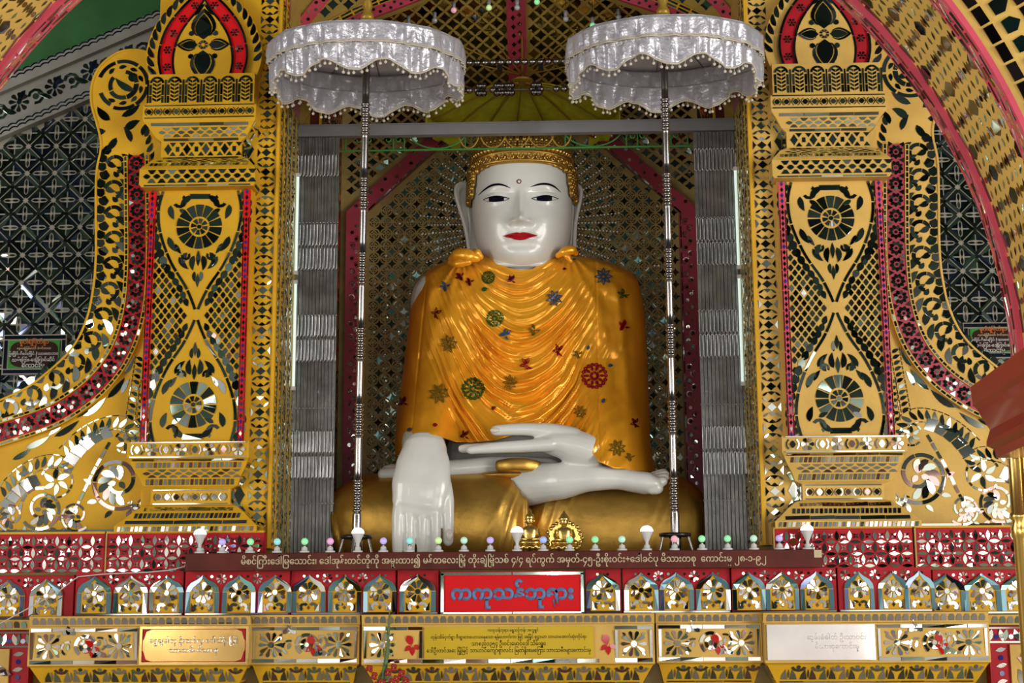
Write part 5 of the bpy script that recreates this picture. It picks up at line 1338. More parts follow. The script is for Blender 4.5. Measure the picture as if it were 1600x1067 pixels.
for k, (px, r) in enumerate(((1588, 0.0125), (1607, 0.0125), (1626, 0.0125), (1598, 0.011))):
    p = at(px, 760, -3.95+(0.03 if k == 3 else 0)); mb = MB()
    zz = at(1590, 800, -3.95).z
    mb.lathe([(r, zt+0.004), (r, zz+0.0), (r*1.25, zz-0.004), (r*1.3, zz-0.010), (r*0.9, zz-0.016), (r*1.3, zz-0.030), (r*1.15, zz-0.045), (r*0.9, zz-0.05), (r*0.9, 0.0)], 'gold_bright', (p.x, p.y, 0), 18); child(mb, 'shaft', GC)

# loose white cable on the left
mb = MB(); pts = [(-30, 988), (0, 974), (45, 950), (90, 925), (112, 908), (122, 901), (160, 897), (230, 894), (265, 891), (292, 884)]
mb.tube([at(x, y, -0.03-0.02*sin(i)) for i, (x, y) in enumerate(pts)], 0.0028, 'wire_white', 6)
o = mb.build('electric_cable'); tag(o, 'loose white cable hanging to the left end of the brown board', 'cable')

# thorny plant rising in front of the altar
PT = thing('thorny_plant', 'green thorny stem with small red flowers in front of the yellow plaque row', 'plant', tuple(at(600, 1067, -0.30)))
mb = MB(); sp_ = [(592, 1200), (596, 1110), (597, 1062), (602, 1040), (606, 1010), (607, 985), (609, 955)]
ps = [at(x, y, -0.30-0.01*sin(i)) for i, (x, y) in enumerate(sp_)]
ps = [ps[0]*0+Vector((ps[0].x, ps[0].y, 0.0))]+ps
mb.tube(ps, [0.014, 0.012, 0.012, 0.011, 0.010, 0.0075, 0.006, 0.002], 'stem_green', 8)
for i in range(60):
    t = random.uniform(0.3, 0.99); k = min(len(ps)-2, int(t*(len(ps)-1))); w = t*(len(ps)-1)-k; p = ps[k].lerp(ps[k+1], w)
    a = random.uniform(0, 6.28); d = Vector((cos(a), sin(a), 0.35)); mb.tube([p, p+d*0.022], [0.0025, 0.0003], 'stem_green', 4)
child(mb, 'stem', PT)
fl = [(585, 1056), (597, 1066), (606, 1050), (615, 1043), (620, 1060), (628, 1052), (590, 1070), (634, 1064), (612, 1066), (577, 1045)]
mb2 = MB(); root = at(598, 1068, -0.30)
for x, y in fl:
    p = at(x, y, -0.33); mb2.tube([root, (root+p)/2+Vector((0, -0.01, -0.01)), p], 0.0022, 'stem_green', 5)
child(mb2, 'twigs', PT)
for x, y in fl:
    p = at(x, y, -0.33); mb = MB()
    for k in range(4):
        a = k*PI/2+random.random(); c = Vector((cos(a), 0, sin(a)))*0.009
        mb.ball(tuple(p+c), 0.0095, 'flower_red', 7, (1, 0.5, 1))
    mb.ball(tuple(p+Vector((0, -0.006, 0))), 0.003, 'ochre', 6); child(mb, 'flower', PT)

# small gilt figurines on the altar shelf
def figurine(px, top, bot, spired, label):
    y = 0.06; b = at(px, bot, y); t = at(px, top, y); H = t.z-b.z; x, z = b.x, 1.746; H = t.z-z
    F = thing('figurine', label, 'figurine', (x, y, z), 'small gilt figures on the altar')
    mb = MB(); q = lambda r, h: (r*H, z+h*H)
    mb.lathe([q(0.0, 0), q(0.30, 0), q(0.31, 0.06), q(0.24, 0.09), q(0.22, 0.14), q(0.29, 0.19), q(0.31, 0.235), q(0.27, 0.26), q(0.0, 0.27)], 'gold_bright', (x, y, 0), 24)
    for k in range(14):
        a = 2*PI*k/14; mb.ball((x+0.27*H*cos(a), y+0.27*H*sin(a), z+0.20*H), 0.055*H, 'gold_bright', 8, (1, 1, 1.2))
    child(mb, 'lotus_base', F)
    mb = MB()
    mb.ball((x, y-0.02*H, z+0.31*H), 0.27*H, 'gold_bright', 18, (1.0, 0.75, 0.30))          # crossed legs
    rows = []
    for h, rx, ry in ((0.27, 0.15, 0.12), (0.36, 0.14, 0.11), (0.46, 0.155, 0.105), (0.56, 0.17, 0.10), (0.62, 0.13, 0.085), (0.645, 0.06, 0.055), (0.68, 0.05, 0.05)):
        rows.append([(x+rx*H*cos(a), y+ry*H*sin(a), z+h*H) for a in np.linspace(0, 2*PI, 21)[:-1]])
    mb.grid(rows, 'gold_bright', True)
    for sg in (-1, 1):
        mb.tube([(x+sg*0.155*H, y, z+0.58*H), (x+sg*0.20*H, y-0.02*H, z+0.46*H), (x+sg*0.17*H, y-0.09*H, z+0.38*H), (x+sg*0.05*H, y-0.14*H, z+0.37*H)], [0.045*H, 0.042*H, 0.036*H, 0.03*H], 'gold_bright', 8)
        mb.ball((x+sg*0.21*H, y-0.06*H, z+0.31*H), 0.085*H, 'gold_bright', 10, (1, 1, 0.8))
    mb.ball((x, y-0.01*H, z+0.755*H), 0.095*H, 'gold_bright', 16, (0.9, 0.95, 1.18))
    mb.ball((x, y-0.105*H, z+0.745*H), 0.018*H, 'gold_bright', 6)
    for sg in (-1, 1): mb.ball((x+sg*0.09*H, y, z+0.745*H), 0.022*H, 'gold_bright', 6, (0.6, 0.8, 2.2))
    child(mb, 'body', F)
    mb = MB()
    if spired:
        mb.lathe([q(0.115, 0.80), q(0.12, 0.83), q(0.09, 0.86), q(0.07, 0.90), q(0.045, 0.93), q(0.02, 0.97), q(0.0, 1.0)], 'gold_bright', (x, y, 0), 14); child(mb, 'crown', F)
        mb = MB(); pts = [(x+0.36*H*sin(t)*(1+0.05*sin(t*9)), z+(0.42-0.34*cos(t))*H*1.0) for t in np.linspace(0.3, 2*PI-0.3, 46)]
        mb.prism([(p[0], p[1]) for p in pts], lambda u, v, h: (u, y+0.12*H+h, v), 0.0, 0.012, 'gold_bright')
        for p in pts[::2]: mb.ball((p[0], y+0.12*H, p[1]), 0.045*H, 'gold_bright', 6, (1, 0.5, 1))
        child(mb, 'aureole', F)
    else:
        mb.lathe([q(0.09, 0.79), q(0.095, 0.83), q(0.07, 0.88), q(0.045, 0.90), q(0.04, 0.94), q(0.02, 0.98), q(0, 1.0)], 'gold_bright', (x, y, 0), 16); child(mb, 'hair', F)
figurine(828, 794, 857, False, 'seated gold figurine right of the middle LED lamp')
figurine(882, 797, 858, True, 'gold figurine with spired crown and flaming aureole, before the cuff folds')

# ================================================================== THE SEATED STATUE
ST = thing('seated_statue', 'large white and gilt seated statue draped in shining orange satin', 'statue', (0.02, 1.0, 1.746))
def loftring(c, U, V, ru, rv, n, e=2.0):
    out = []
    for k in range(n):
        t = 2*PI*k/n; a, b = cos(t), sin(t)
        out.append(tuple(c+U*(ru*math.copysign(abs(a)**(2/e), a))+V*(rv*math.copysign(abs(b)**(2/e), b))))
    return out
def limb(mb, pts, rad_, m, ref=(1,0,0), n=18, sub=5, cap=True, e=2.0):
    """smooth tapering limb: pts world points, rad_ = r or (ru, rv) per point"""
    P = [Vector(p) for p in pts]; R_ = [(r, r) if not hasattr(r, '__len__') else r for r in rad_]
    Q = []; RR = []
    for i in range(len(P)-1):
        p0 = P[i-1] if i else P[0]*2-P[1]; p3 = P[i+2] if i+2 < len(P) else P[-1]*2-P[-2]
        for k in range(sub):
            t = k/sub; a, b = P[i], P[i+1]
            Q.append(0.5*((2*a)+(b-p0)*t+(2*p0-5*a+4*b-p3)*t*t+(3*a-p0-3*b+p3)*t**3))
            w = t*t*(3-2*t); RR.append((lerp(R_[i][0], R_[i+1][0], w), lerp(R_[i][1], R_[i+1][1], w)))
    Q.append(P[-1]); RR.append(R_[-1]); rows = []; ref = Vector(ref)
    if cap:   # rounded ends
        d0 = (Q[0]-Q[1]).normalized(); d1 = (Q[-1]-Q[-2]).normalized(); r0, r1 = RR[0], RR[-1]; m0, m1 = min(r0), min(r1); q0, q1 = Q[0], Q[-1]
        A = [rad(a) for a in (12, 35, 60)]
        Q = [q0+d0*m0*cos(a) for a in A]+Q+[q1+d1*m1*cos(a) for a in A[::-1]]
        RR = [(r0[0]*sin(a), r0[1]*sin(a)) for a in A]+RR+[(r1[0]*sin(a), r1[1]*sin(a)) for a in A[::-1]]
    for i in range(len(Q)):
        t = (Q[min(i+1, len(Q)-1)]-Q[max(i-1, 0)]).normalized()
        U = (ref-t*ref.dot(t)).normalized(); V = t.cross(U); rows.append(loftring(Q[i], U, V, RR[i][0], RR[i][1], n, e))
    mb.grid(rows, m, True); mb.add(rows[0], [list(range(n-1, -1, -1))], m); mb.add(rows[-1], [list(range(n))], m)
def remeshed(mb, vox, smooth=3):
    o = mb.build('tmp'); md = o.modifiers.new('r', 'REMESH'); md.mode = 'VOXEL'; md.voxel_size = vox; md.use_smooth_shade = True
    sm = o.modifiers.new('s', 'SMOOTH'); sm.iterations = smooth; sm.factor = 0.5
    bpy.context.view_layer.update()
    me = bpy.data.meshes.new_from_object(o.evaluated_get(bpy.context.evaluated_depsgraph_get()))
    V = [tuple(v.co) for v in me.vertices]; F_ = [tuple(p.vertices) for p in me.polygons]
    bpy.data.objects.remove(o); bpy.data.meshes.remove(me); return V, F_

# ---------------- head surface (px scale of the photo turned into metres)
YH = 1.14                       # centre of the head in depth
hc = at(814.5, 312, 0.90); XH = hc.x; ZE = hc.z
KZ = (at(814.5, 262, 0.90).z-at(814.5, 362, 0.90).z)/100.0
KX = (at(864, 312, 0.95).x-at(764, 312, 0.95).x)/100.0
zp = lambda py: (312-py)*KZ
prof_py = [176, 182, 192, 205, 220, 238, 256, 275, 295, 312, 330, 345, 360, 372, 384, 394, 403, 410, 415.5, 420, 424]
prof_a  = [6, 24, 43, 59, 69, 75, 78, 79.5, 80, 80, 79, 77.5, 74.5, 71.5, 66.5, 60.5, 53, 45, 35, 20, 5]
prof_f  = [6, 26, 46, 60, 68, 72, 74.5, 77, 79, 80, 81, 82, 82, 81, 79, 76.5, 73, 67, 58, 38, 8]
zz_ = np.array([zp(p) for p in prof_py])[::-1]; aa_ = np.array(prof_a)[::-1]*KX; ff_ = np.array(prof_f)[::-1]*KX*1.02
def sm_interp(z, xs, ys):
    """smoothed profile"""
    d = 0.010
    return (np.interp(z-d, xs, ys)+2*np.interp(z, xs, ys)+np.interp(z+d, xs, ys))/4
G = lambda x, c, w: np.exp(-((x-c)/w)**2)
sstep = lambda a, b, x: (lambda t: t*t*(3-2*t))(np.clip((x-a)/(b-a), 0, 1))
EX = 38.0*KX; EZ = zp(311)
def feat(x, z):
    ax = np.abs(x)
    d = 0*ax
    # nose
    zb_, zt_ = zp(300), zp(350)
    t = np.clip((zb_-z)/(zb_-zt_), 0, 1.35); end = 1-sstep(zp(350.5), zp(358.5), -z*0+z)*0
    fall = sstep(zp(358), zp(352.5), z)           # below the tip the nose tucks back
    h = (0.008+0.074*np.clip(t, 0, 1.0)**1.2)*fall*sstep(zp(290), zp(303), z)
    w = 0.021+0.014*np.clip(t, 0, 1)
    d = d+h*np.exp(-(ax/w)**2.2)
    d = d+0.034*G(ax, 13.5*KX, 0.017)*G(z, zp(352.0), 0.017)+0.018*G(ax, 0, 0.028)*G(z, zp(349), 0.024)
    d = d-0.010*G(ax, 6.5*KX, 0.010)*G(z, zp(359), 0.007)
    # eye sockets, lids, brow
    d = d-0.024*G(ax, 27*KX, 0.050)*G(z, zp(308), 0.045)-0.006*G(ax, EX, 0.075)*G(z, zp(313), 0.05)
    d = d+0.019*G(ax, EX, 0.062)*G(z, zp(308), 0.030)+0.008*G(ax, EX, 0.06)*G(z, zp(317), 0.020)
    d = d-0.0055*G(ax, EX, 0.065)*G(z, zp(300.5)-0.10*(ax-EX)**2/0.06, 0.006)
    bz = zp(293)-1.1*(ax-EX)**2
    d = d+0.009*G(z, bz, 0.020)*G(ax, EX, 0.085)
    # philtrum, lips, chin
    d = d+0.008*G(ax, 0, 0.125)*G(z, zp(372), 0.05)
    d = d-0.005*G(ax, 0, 0.011)*G(z, zp(363.5), 0.012)
    lw = np.exp(-(ax/0.072)**4)
    d = d+lw*(0.0125*G(z, zp(370.3), 0.0105)+0.0135*G(z, zp(376.4), 0.0115)-0.010*G(z, zp(372.9)+0.35*ax*ax*1.0, 0.0040))
    d = d-0.0045*G(ax, 26.5*KX, 0.020)*G(z, zp(371), 0.018)
    d = d-0.008*G(ax, 0, 0.075)*G(z, zp(385), 0.016)+0.020*G(ax, 0, 0.085)*G(z, zp(398), 0.038)
    # cheeks and the fold beside the mouth
    d = d+0.009*G(ax, 42*KX, 0.09)*G(z, zp(348), 0.07)-0.0018*G(ax, 31*KX+0.25*(zp(356)-z), 0.016)*G(z, zp(364), 0.035)
    return d
NEXP = 2.25
def head_pt(phi, z, off=0.0):
    """phi=0 looks to the visitor"""
    a = sm_interp(z, zz_, aa_)+off; f = sm_interp(z, zz_, ff_)*(1.0 if cos(phi) > 0 else 1.06)+off
    s_, c_ = sin(phi), cos(phi)
    x = a*math.copysign(abs(s_)**(2/NEXP), s_); y = f*math.copysign(abs(c_)**(2/NEXP), c_)
    D = 0.0
    if c_ > 0 and off < 0.004: D = float(feat(x, z))*sstep(0.0, 0.45, c_)
    return (XH+x, YH-y-D, ZE+z)
def face_y(x, z):
    a = sm_interp(z, zz_, aa_); f = sm_interp(z, zz_, ff_)
    y = f*(1-min(0.999, abs(x)/a)**NEXP)**(1/NEXP); c_ = (y/f)**(NEXP/2)
    return YH-y-float(feat(x, z))*sstep(0.0, 0.45, c_)
def head_grid(zs, phis, off=0.0): return [[head_pt(p, z, off) for p in phis] for z in zs]
body = MB()
front_ph = [math.copysign(abs(t)**1.0, t)*PI/2 for t in np.linspace(-1, 1, 191)]
phis = front_ph+[PI/2+PI*(k+1)/40 for k in range(39)]
zs = list(np.linspace(zz_[0], zz_[-1], 210))
Hd = head_grid(zs, phis)
# ---------------- torso, neck, limbs: one remeshed surface
tm = MB()
Wp = lambda px, py, Y: at(px, py, Y)
pxm = lambda n, Y: n*(Y-CAM.y)/FPX*1.02
# neck
nk = Wp(815, 440, 1.15)
limb(tm, [Wp(815, 470, 1.15), Wp(815, 430, 1.14), Wp(815, 405, 1.13), Wp(815, 380, 1.13)], [(pxm(80, 1.1), .2), (pxm(66, 1.1), .19), (pxm(58, 1.1), .19), (pxm(55, 1.1), .17)], 'white_enamel', n=28)
for py, w in ((409, 61), (419, 68)):
    c = Wp(815, py, 1.13); tm.tube([(c.x+pxm(w, 1.1)*cos(t), c.y+0.205*sin(t), c.z+0.02*sin(t)) for t in np.linspace(0, 2*PI, 40)[:-1]], 0.022, 'white_enamel', 8, closed=True)
# torso and shoulders
limb(tm, [Wp(815, 760, 1.12), Wp(815, 650, 1.14), Wp(815, 540, 1.15), Wp(815, 470, 1.16), Wp(815, 432, 1.16)], [(.42, .24), (.40, .24), (.44, .25), (.50, .24), (.36, .19)], 'white_enamel', n=32)
for sh, el in (((676, 462), (662, 600)), ((960, 455), (972, 600))):
    limb(tm, [Wp(sh[0]+(25 if sh[0] < 815 else -25), sh[1]-12, 1.13), Wp(*sh, 1.12), Wp((sh[0]+el[0])/2, 530, 1.14), Wp(*el, 1.10)], [pxm(30, 1.1), pxm(33, 1.1), pxm(27, 1.1), pxm(26, 1.1)], 'white_enamel')
# right arm: forearm comes forward and the hand hangs over the shin (at left in the photo)
limb(tm, [Wp(668, 645, 1.0), Wp(662, 672, 0.84), Wp(662, 694, 0.68), Wp(664, 710, 0.54)], [pxm(28, 1.0), pxm(31, .8), (pxm(34, .6), .095), (pxm(33, .5), .085)], 'white_enamel')
limb(tm, [Wp(664, 700, 0.54), Wp(661, 728, 0.475), Wp(658, 755, 0.44), Wp(654, 785, 0.425), Wp(651, 800, 0.42)], [(pxm(34, .5), .085), (pxm(42, .5), .075), (pxm(45, .45), .065), (pxm(41, .43), .050), (pxm(37, .42), .036)], 'white_enamel', n=24, e=2.4)
for k, (x0, x1, x2, tip) in enumerate(((628, 622, 621, 872), (643, 640, 640, 884), (660, 660, 660, 888), (676, 679, 680, 882))):
    limb(tm, [Wp(x0, 770, 0.43), Wp(x1, 800, 0.418), Wp(x2, 832, 0.412), Wp(x2, tip-10, 0.425)], [pxm(10.4, .4), pxm(9.4, .4), pxm(8.9, .4), pxm(8.0, .4)], 'white_enamel', n=14)
limb(tm, [Wp(690, 738, 0.47), Wp(698, 775, 0.45), Wp(700, 810, 0.44), Wp(700, 845, 0.445)], [(pxm(12, .4), .04), (pxm(11, .4), .035), pxm(9.6, .4), pxm(8.6, .4)], 'white_enamel', n=14)
# left arm and hand lying palm up in the lap, thumb on top
limb(tm, [Wp(970, 600, 1.08), Wp(975, 662, 0.90), Wp(950, 702, 0.70), Wp(920, 705, 0.58)], [pxm(28, 1.0), pxm(32, .8), pxm(30, .7), pxm(27, .6)], 'white_enamel')
limb(tm, [Wp(922, 706, 0.585), Wp(895, 698, 0.575), Wp(868, 693, 0.57), Wp(842, 694, 0.57)], [(.10, pxm(27, .6)), (.11, pxm(27, .6)), (.11, pxm(20, .6)), (.105, pxm(11.5, .6))], 'white_enamel', ref=(0,1,0), n=22)
for k, (yy, tip, dz) in enumerate(((0.485, 727, 703), (0.54, 714, 701), (0.595, 718, 700), (0.645, 730, 699))):
    limb(tm, [Wp(860, 694, yy), Wp(820, 697, yy), Wp(775, 699.5, yy), Wp(tip+8, dz, yy)], [pxm(11.0, .6), pxm(9.6, .6), pxm(8.6, .6), pxm(6.6, .6)], 'white_enamel', n=14)
limb(tm, [Wp(895, 685, 0.55), Wp(868, 676, 0.53), Wp(830, 671, 0.515), Wp(800, 671, 0.51), Wp(775, 672.5, 0.51)], [pxm(18, .5), pxm(14, .5), pxm(10.2, .5), pxm(9.4, .5), pxm(8.6, .5)], 'white_enamel', n=16)
# right shin and foot resting on the left thigh (points to the right)
limb(tm, [Wp(770, 757, 0.90), Wp(820, 756, 0.74), Wp(870, 752, 0.61), Wp(925, 747, 0.555), Wp(965, 748, 0.55), Wp(990, 752, 0.545), Wp(1010, 755, 0.54), Wp(1022, 757, 0.54)], [(.11, pxm(36, .6)), (.11, pxm(35, .6)), (.09, pxm(29, .6)), (.065, pxm(20, .6)), (.065, pxm(16.5, .6)), (.078, pxm(17, .5)), (.085, pxm(17.5, .5)), (.08, pxm(14, .5))], 'white_enamel', ref=(0,1,0), n=22)
for k, (px, py, yy, r) in enumerate(((1027, 763, 0.50, 9.5), (1036, 752, 0.51, 7.5), (1039, 746, 0.54, 6.8), (1040, 741, 0.57, 6.4), (1038, 738, 0.60, 6))):
    limb(tm, [Wp(1010, 755-k*2.2, yy), Wp(px-8, py+1, yy), Wp(px, py, yy)], [pxm(r, .5), pxm(r*0.92, .5), pxm(r, .5)], 'white_enamel', n=12)
# left shin and foot behind it (points to the left)
limb(tm, [Wp(860, 735, 0.72), Wp(780, 728, 0.72), Wp(735, 730, 0.70), Wp(690, 735, 0.70), Wp(640, 741, 0.70)], [pxm(20, .7), pxm(16, .7), pxm(14, .7), pxm(15, .7), pxm(14, .7)], 'white_enamel', n=18)
for k, (px, py, yy, r) in enumerate(((600, 741, 0.66, 10), (604, 734, 0.69, 7.5), (610, 731, 0.72, 6.5), (616, 730, 0.75, 6))):
    limb(tm, [Wp(640, 739-k, yy), Wp(px+12, py, yy), Wp(px, py, yy)], [pxm(r*1.2, .7), pxm(r, .7), pxm(r, .7)], 'white_enamel', n=12)
V, F_ = remeshed(tm, 0.0062, 7)
body.add(V, F_, 'white_enamel', True)
# head joins the body mesh
body.grid(Hd, 'white_enamel', True)
body.add([Hd[0][j] for j in range(len(phis))], [list(range(len(phis)))], 'white_enamel')
# ears: long lobes, helix rim and inner hollow
for sg, O in ((-1, [(741, 300), (735, 291), (724, 288), (714.5, 293), (713, 306), (718, 326), (724, 345), (729, 365), (732, 385), (735, 399), (742, 403), (749, 400), (748, 384), (745, 362), (741, 338), (740, 318)]),
              (1, [(889, 298), (894, 292), (901, 291), (907.5, 298), (907, 312), (902, 335), (899, 355), (898, 375), (897, 389), (890, 394), (882, 390), (881, 378), (884, 355), (886, 335), (888, 315)])):
    n = len(O); c = [sum(p[0] for p in O)/n, sum(p[1] for p in O)/n]
    ye = 1.16
    def E(px, py, dy=0.0): p = at(px, py, ye); return (p.x, ye+dy+(-0.5*sg*(p.x-at(c[0], py, ye).x)), p.z)
    o1 = spline(O+[O[0]], 4)[:-1]; m_ = len(o1)
    inn = [(lerp(p[0], c[0]+0.06*(p[1]-c[1])*0, 0.45), lerp(p[1], c[1], 0.12)) for p in o1]
    inn = [(p[0]+ (o1[i][0]-p[0])*0.25, p[1]) for i, p in enumerate(inn)]
    rows = [[E(*p, 0.05) for p in o1], [E(*p, 0.0) for p in o1], [E(lerp(p[0], q[0], .5), lerp(p[1], q[1], .5), -0.012) for p, q in zip(o1, inn)], [E(*q, 0.014) for q in inn]]
    body.grid(rows, 'white_enamel', True); body.add(rows[-1], [list(range(m_))], 'white_enamel', True); body.add(rows[0], [list(range(m_-1, -1, -1))], 'white_enamel', True)
    body.tube([E(*p, -0.002) for p in o1], 0.0115, 'white_enamel', 8, closed=True)
    mid = spline([(lerp(O[1][0], c[0], 0.5), 304), (c[0]-1.5*sg*-1, 325), (c[0]+1, 350), (O[9][0]*0.4+c[0]*0.6, 385)], 5)
    body.tube([E(p[0], p[1], 0.004) for p in mid], 0.0075, 'white_enamel', 8)
bo = child(body, 'body', ST)

# painted features, thin skins of enamel lying on the face
def facepatch(top, bot, m, name, off=0.0022, nx=36, ny=7, parent=None):
    """top/bot: polylines in photo pixels with the same left and right ends"""
    mb = MB(); xs = np.linspace(top[0][0], top[-1][0], nx); rows = []
    tx, ty = zip(*spline(top, 10)); bx_, by_ = zip(*spline(bot, 10))
    for k in range(ny):
        row = []
        for px in xs:
            y0 = np.interp(px, tx, ty); y1 = np.interp(px, bx_, by_); py = lerp(y0, y1, k/(ny-1))
            x, z = (px-814.5)*KX, zp(py); row.append((XH+x, face_y(x, z)-off, ZE+z))
        rows.append(row)
    mb.grid(rows, m); o = child(mb, name, parent or ST)
    md = o.modifiers.new('s', 'SOLIDIFY'); md.thickness = 0.002; md.offset = -1
    return o
facepatch([(785, 370.8), (796, 369.6), (804, 368.6), (808.5, 368.0), (812.5, 369.2), (817, 368.0), (822, 368.6), (830, 369.8), (839.8, 371.2)], [(785, 370.8), (793, 374.0), (803, 377.6), (812.5, 379.0), (822, 377.9), (832, 374.5), (839.8, 371.2)], 'lip_red', 'lips')
facepatch([(793, 371.6), (803, 372.0), (812.5, 373.2), (822, 372.2), (832, 371.8)], [(793, 371.9), (803, 372.9), (812.5, 374.0), (822, 373.1), (832, 372.1)], 'maroon_board', 'mouth_line', 0.0034)
for sg, tp, bt in ((-1, [(747, 299), (757, 293.0), (768, 288.6), (780, 288.4), (790, 291.8), (798, 296.5)], [(747, 299.4), (757, 295.4), (768, 292.0), (780, 291.6), (790, 294.0), (798, 297.0)]),
                   (1, [(829.5, 295.5), (838, 291.5), (848, 288.8), (858, 288.6), (867, 291.6), (875.5, 298)], [(829.5, 296.0), (838, 293.8), (848, 292.0), (858, 291.8), (867, 294.2), (875.5, 298.5)])):
    facepatch(tp, bt, 'ink', 'eyebrow')
for sg, up, lo, ir in ((-1, [(755.5, 310.0), (763, 309.0), (772, 308.2), (782, 308.4), (790, 310.6), (796, 313.0)], [(755.5, 310.2), (763, 314.0), (772, 316.4), (782, 316.5), (790, 315.2), (796, 313.2)], (764.5, 788)),
                       (1, [(831, 313.6), (838, 310.8), (846, 308.8), (856, 308.4), (864, 309.4), (872, 310.2)], [(831, 313.8), (838, 315.6), (846, 316.8), (856, 316.6), (864, 314.2), (872, 310.4)], (838.5, 862))):
    e = facepatch(up, lo, 'white_enamel', 'eye', 0.0016)
    f_ = lambda q, a, b: [(x, float(np.interp(x, [p[0] for p in spline(q, 8)], [p[1] for p in spline(q, 8)]))) for x in np.linspace(a, b, 6)]
    facepatch(f_(up, *ir), f_(lo, *ir), 'ink', 'iris', 0.0030, parent=e)
    facepatch([(p[0], p[1]-0.75) for p in up], [(p[0], p[1]+0.45) for p in up], 'ink', 'lid_line', 0.0038, ny=3, parent=e)
    facepatch([(p[0], p[1]-0.1) for p in lo], [(p[0], p[1]+0.35) for p in lo], 'ink', 'lid_line', 0.0034, ny=3, parent=e)
mb = MB(); x, z = (811.5-814.5)*KX, zp(287); mb.ball((XH+x, face_y(x, z)+0.002, ZE+z), 0.0105, 'nail', 14); mb.tube([(XH+x+0.0105*cos(t), face_y(x, z)-0.002, ZE+z+0.0105*sin(t)) for t in np.linspace(0, 2*PI, 20)[:-1]], 0.0028, 'maroon_board', 6, closed=True); child(mb, 'forehead_jewel', ST)
# nails
def nail(px, py, Y, rx, rz, name='fingernail'):
    p = at(px, py, Y); mb = MB(); mb.ball(tuple(p), 1.0, 'nail', 16, (rx, 0.008, rz)); child(mb, name, ST)
nail(702, 836, 0.411, 0.017, 0.030); nail(773, 672, 0.4795, 0.024, 0.013, 'thumbnail')

# hair cap with beaded curls, and the embossed headband
hl = lambda x: (lambda ax: lerp(zp(256), zp(266), ax**3) if ax < 0.93 else lerp(zp(266), zp(300), (min(ax, 1.0)-0.93)/0.07))(abs(x)/(79*KX))
mb = MB(); P2 = [2*PI*k/120-PI for k in range(120)]; zs2 = list(np.linspace(zp(302), zz_[-1]-1e-4, 70)); off = 0.020
rows = [[head_pt(p, z, off) for p in P2] for z in zs2]; vs = [p for r in rows for p in r]; fs = []
for i in range(len(zs2)-1):
    for j in range(120):
        k = (j+1) % 120; zc_ = (zs2[i]+zs2[i+1])/2; xx = (rows[i][j][0]+rows[i][k][0])/2-XH; yy = rows[i][j][1]
        if yy > YH-0.06 or zc_ > hl(xx): fs.append((i*120+j, i*120+k, (i+1)*120+k, (i+1)*120+j))
mb.add(vs, fs, 'gold_hair', True)
# beads over the cap
for i in range(26):
    z = lerp(zp(300), zp(180), i/25); nb = int(14+50*min(1, sm_interp(z, zz_, aa_)/0.28))
    for j in range(nb):
        ph = 2*PI*(j+0.5*(i % 2))/nb-PI; p = head_pt(ph, z, off+0.002)
        if p[1] > YH+0.05: continue
        if p[1] > YH-0.06 or z > hl(p[0]-XH)+0.004:
            if z > zp(258) and z < zp(234) and p[1] < YH: continue
            mb.ball(p, 0.0075 if z > zp(236) else 0.0045, 'gold_bright' if z > zp(236) else 'gold_hair', 6)
o = child(mb, 'hair', ST); o.modifiers.new('s', 'SOLIDIFY').thickness = 0.012
mb = MB(); ph = np.linspace(rad(-88), rad(88), 90); rows = []
for t, of in ((0, 0.008), (0.06, 0.030), (0.20, 0.034), (0.24, 0.028), (0.62, 0.028), (0.66, 0.036), (0.78, 0.036), (0.82, 0.030), (1.0, 0.018)):
    row = []
    for p in ph:
        s_ = abs(p)/rad(88); zlo = lerp(zp(257.5), zp(262), s_**2) if s_ < 0.72 else lerp(zp(257.5)+(zp(262)-zp(257.5))*0.52, zp(292), ((s_-0.72)/0.28)**1.3)
        zhi = zlo+lerp(25, 15, s_**2)*KZ; row.append(head_pt(p, lerp(zlo, zhi, t), of))
    rows.append(row)
mb.grid(rows, 'gold_leaf'); child(mb, 'headband', ST); hb = ST.children[-1]
for k in range(-9, 10):
    p = rad(k*8.6); s_ = abs(p)/rad(88); zlo = lerp(zp(257.5), zp(262), s_**2) if s_ < 0.72 else lerp(zp(260), zp(292), ((s_-0.72)/0.28)**1.3)
    c = Vector(head_pt(p, zlo+lerp(10.5, 6, s_)*KZ, 0.030)); n_ = Vector((sin(p), -cos(p), 0)); ux = Vector((cos(p), sin(p), 0)); mb = MB(); r = 0.017
    fx = lambda u, v, h: tuple(c+ux*u+Vector((0,0,1))*v+n_*h)
    mb.tube([fx(r*cos(t), r*sin(t), 0.002) for t in np.linspace(0, 2*PI, 17)[:-1]], 0.0035, 'gold_bright', 6, closed=True)
    mb.ball(fx(0, 0, 0.002), 0.006, 'gold_bright', 8)
    for q in range(6): mb.ball(fx(0.011*cos(q*1.047), 0.011*sin(q*1.047), 0.001), 0.003, 'gold_bright', 6)
    child(mb, 'rosette', hb)

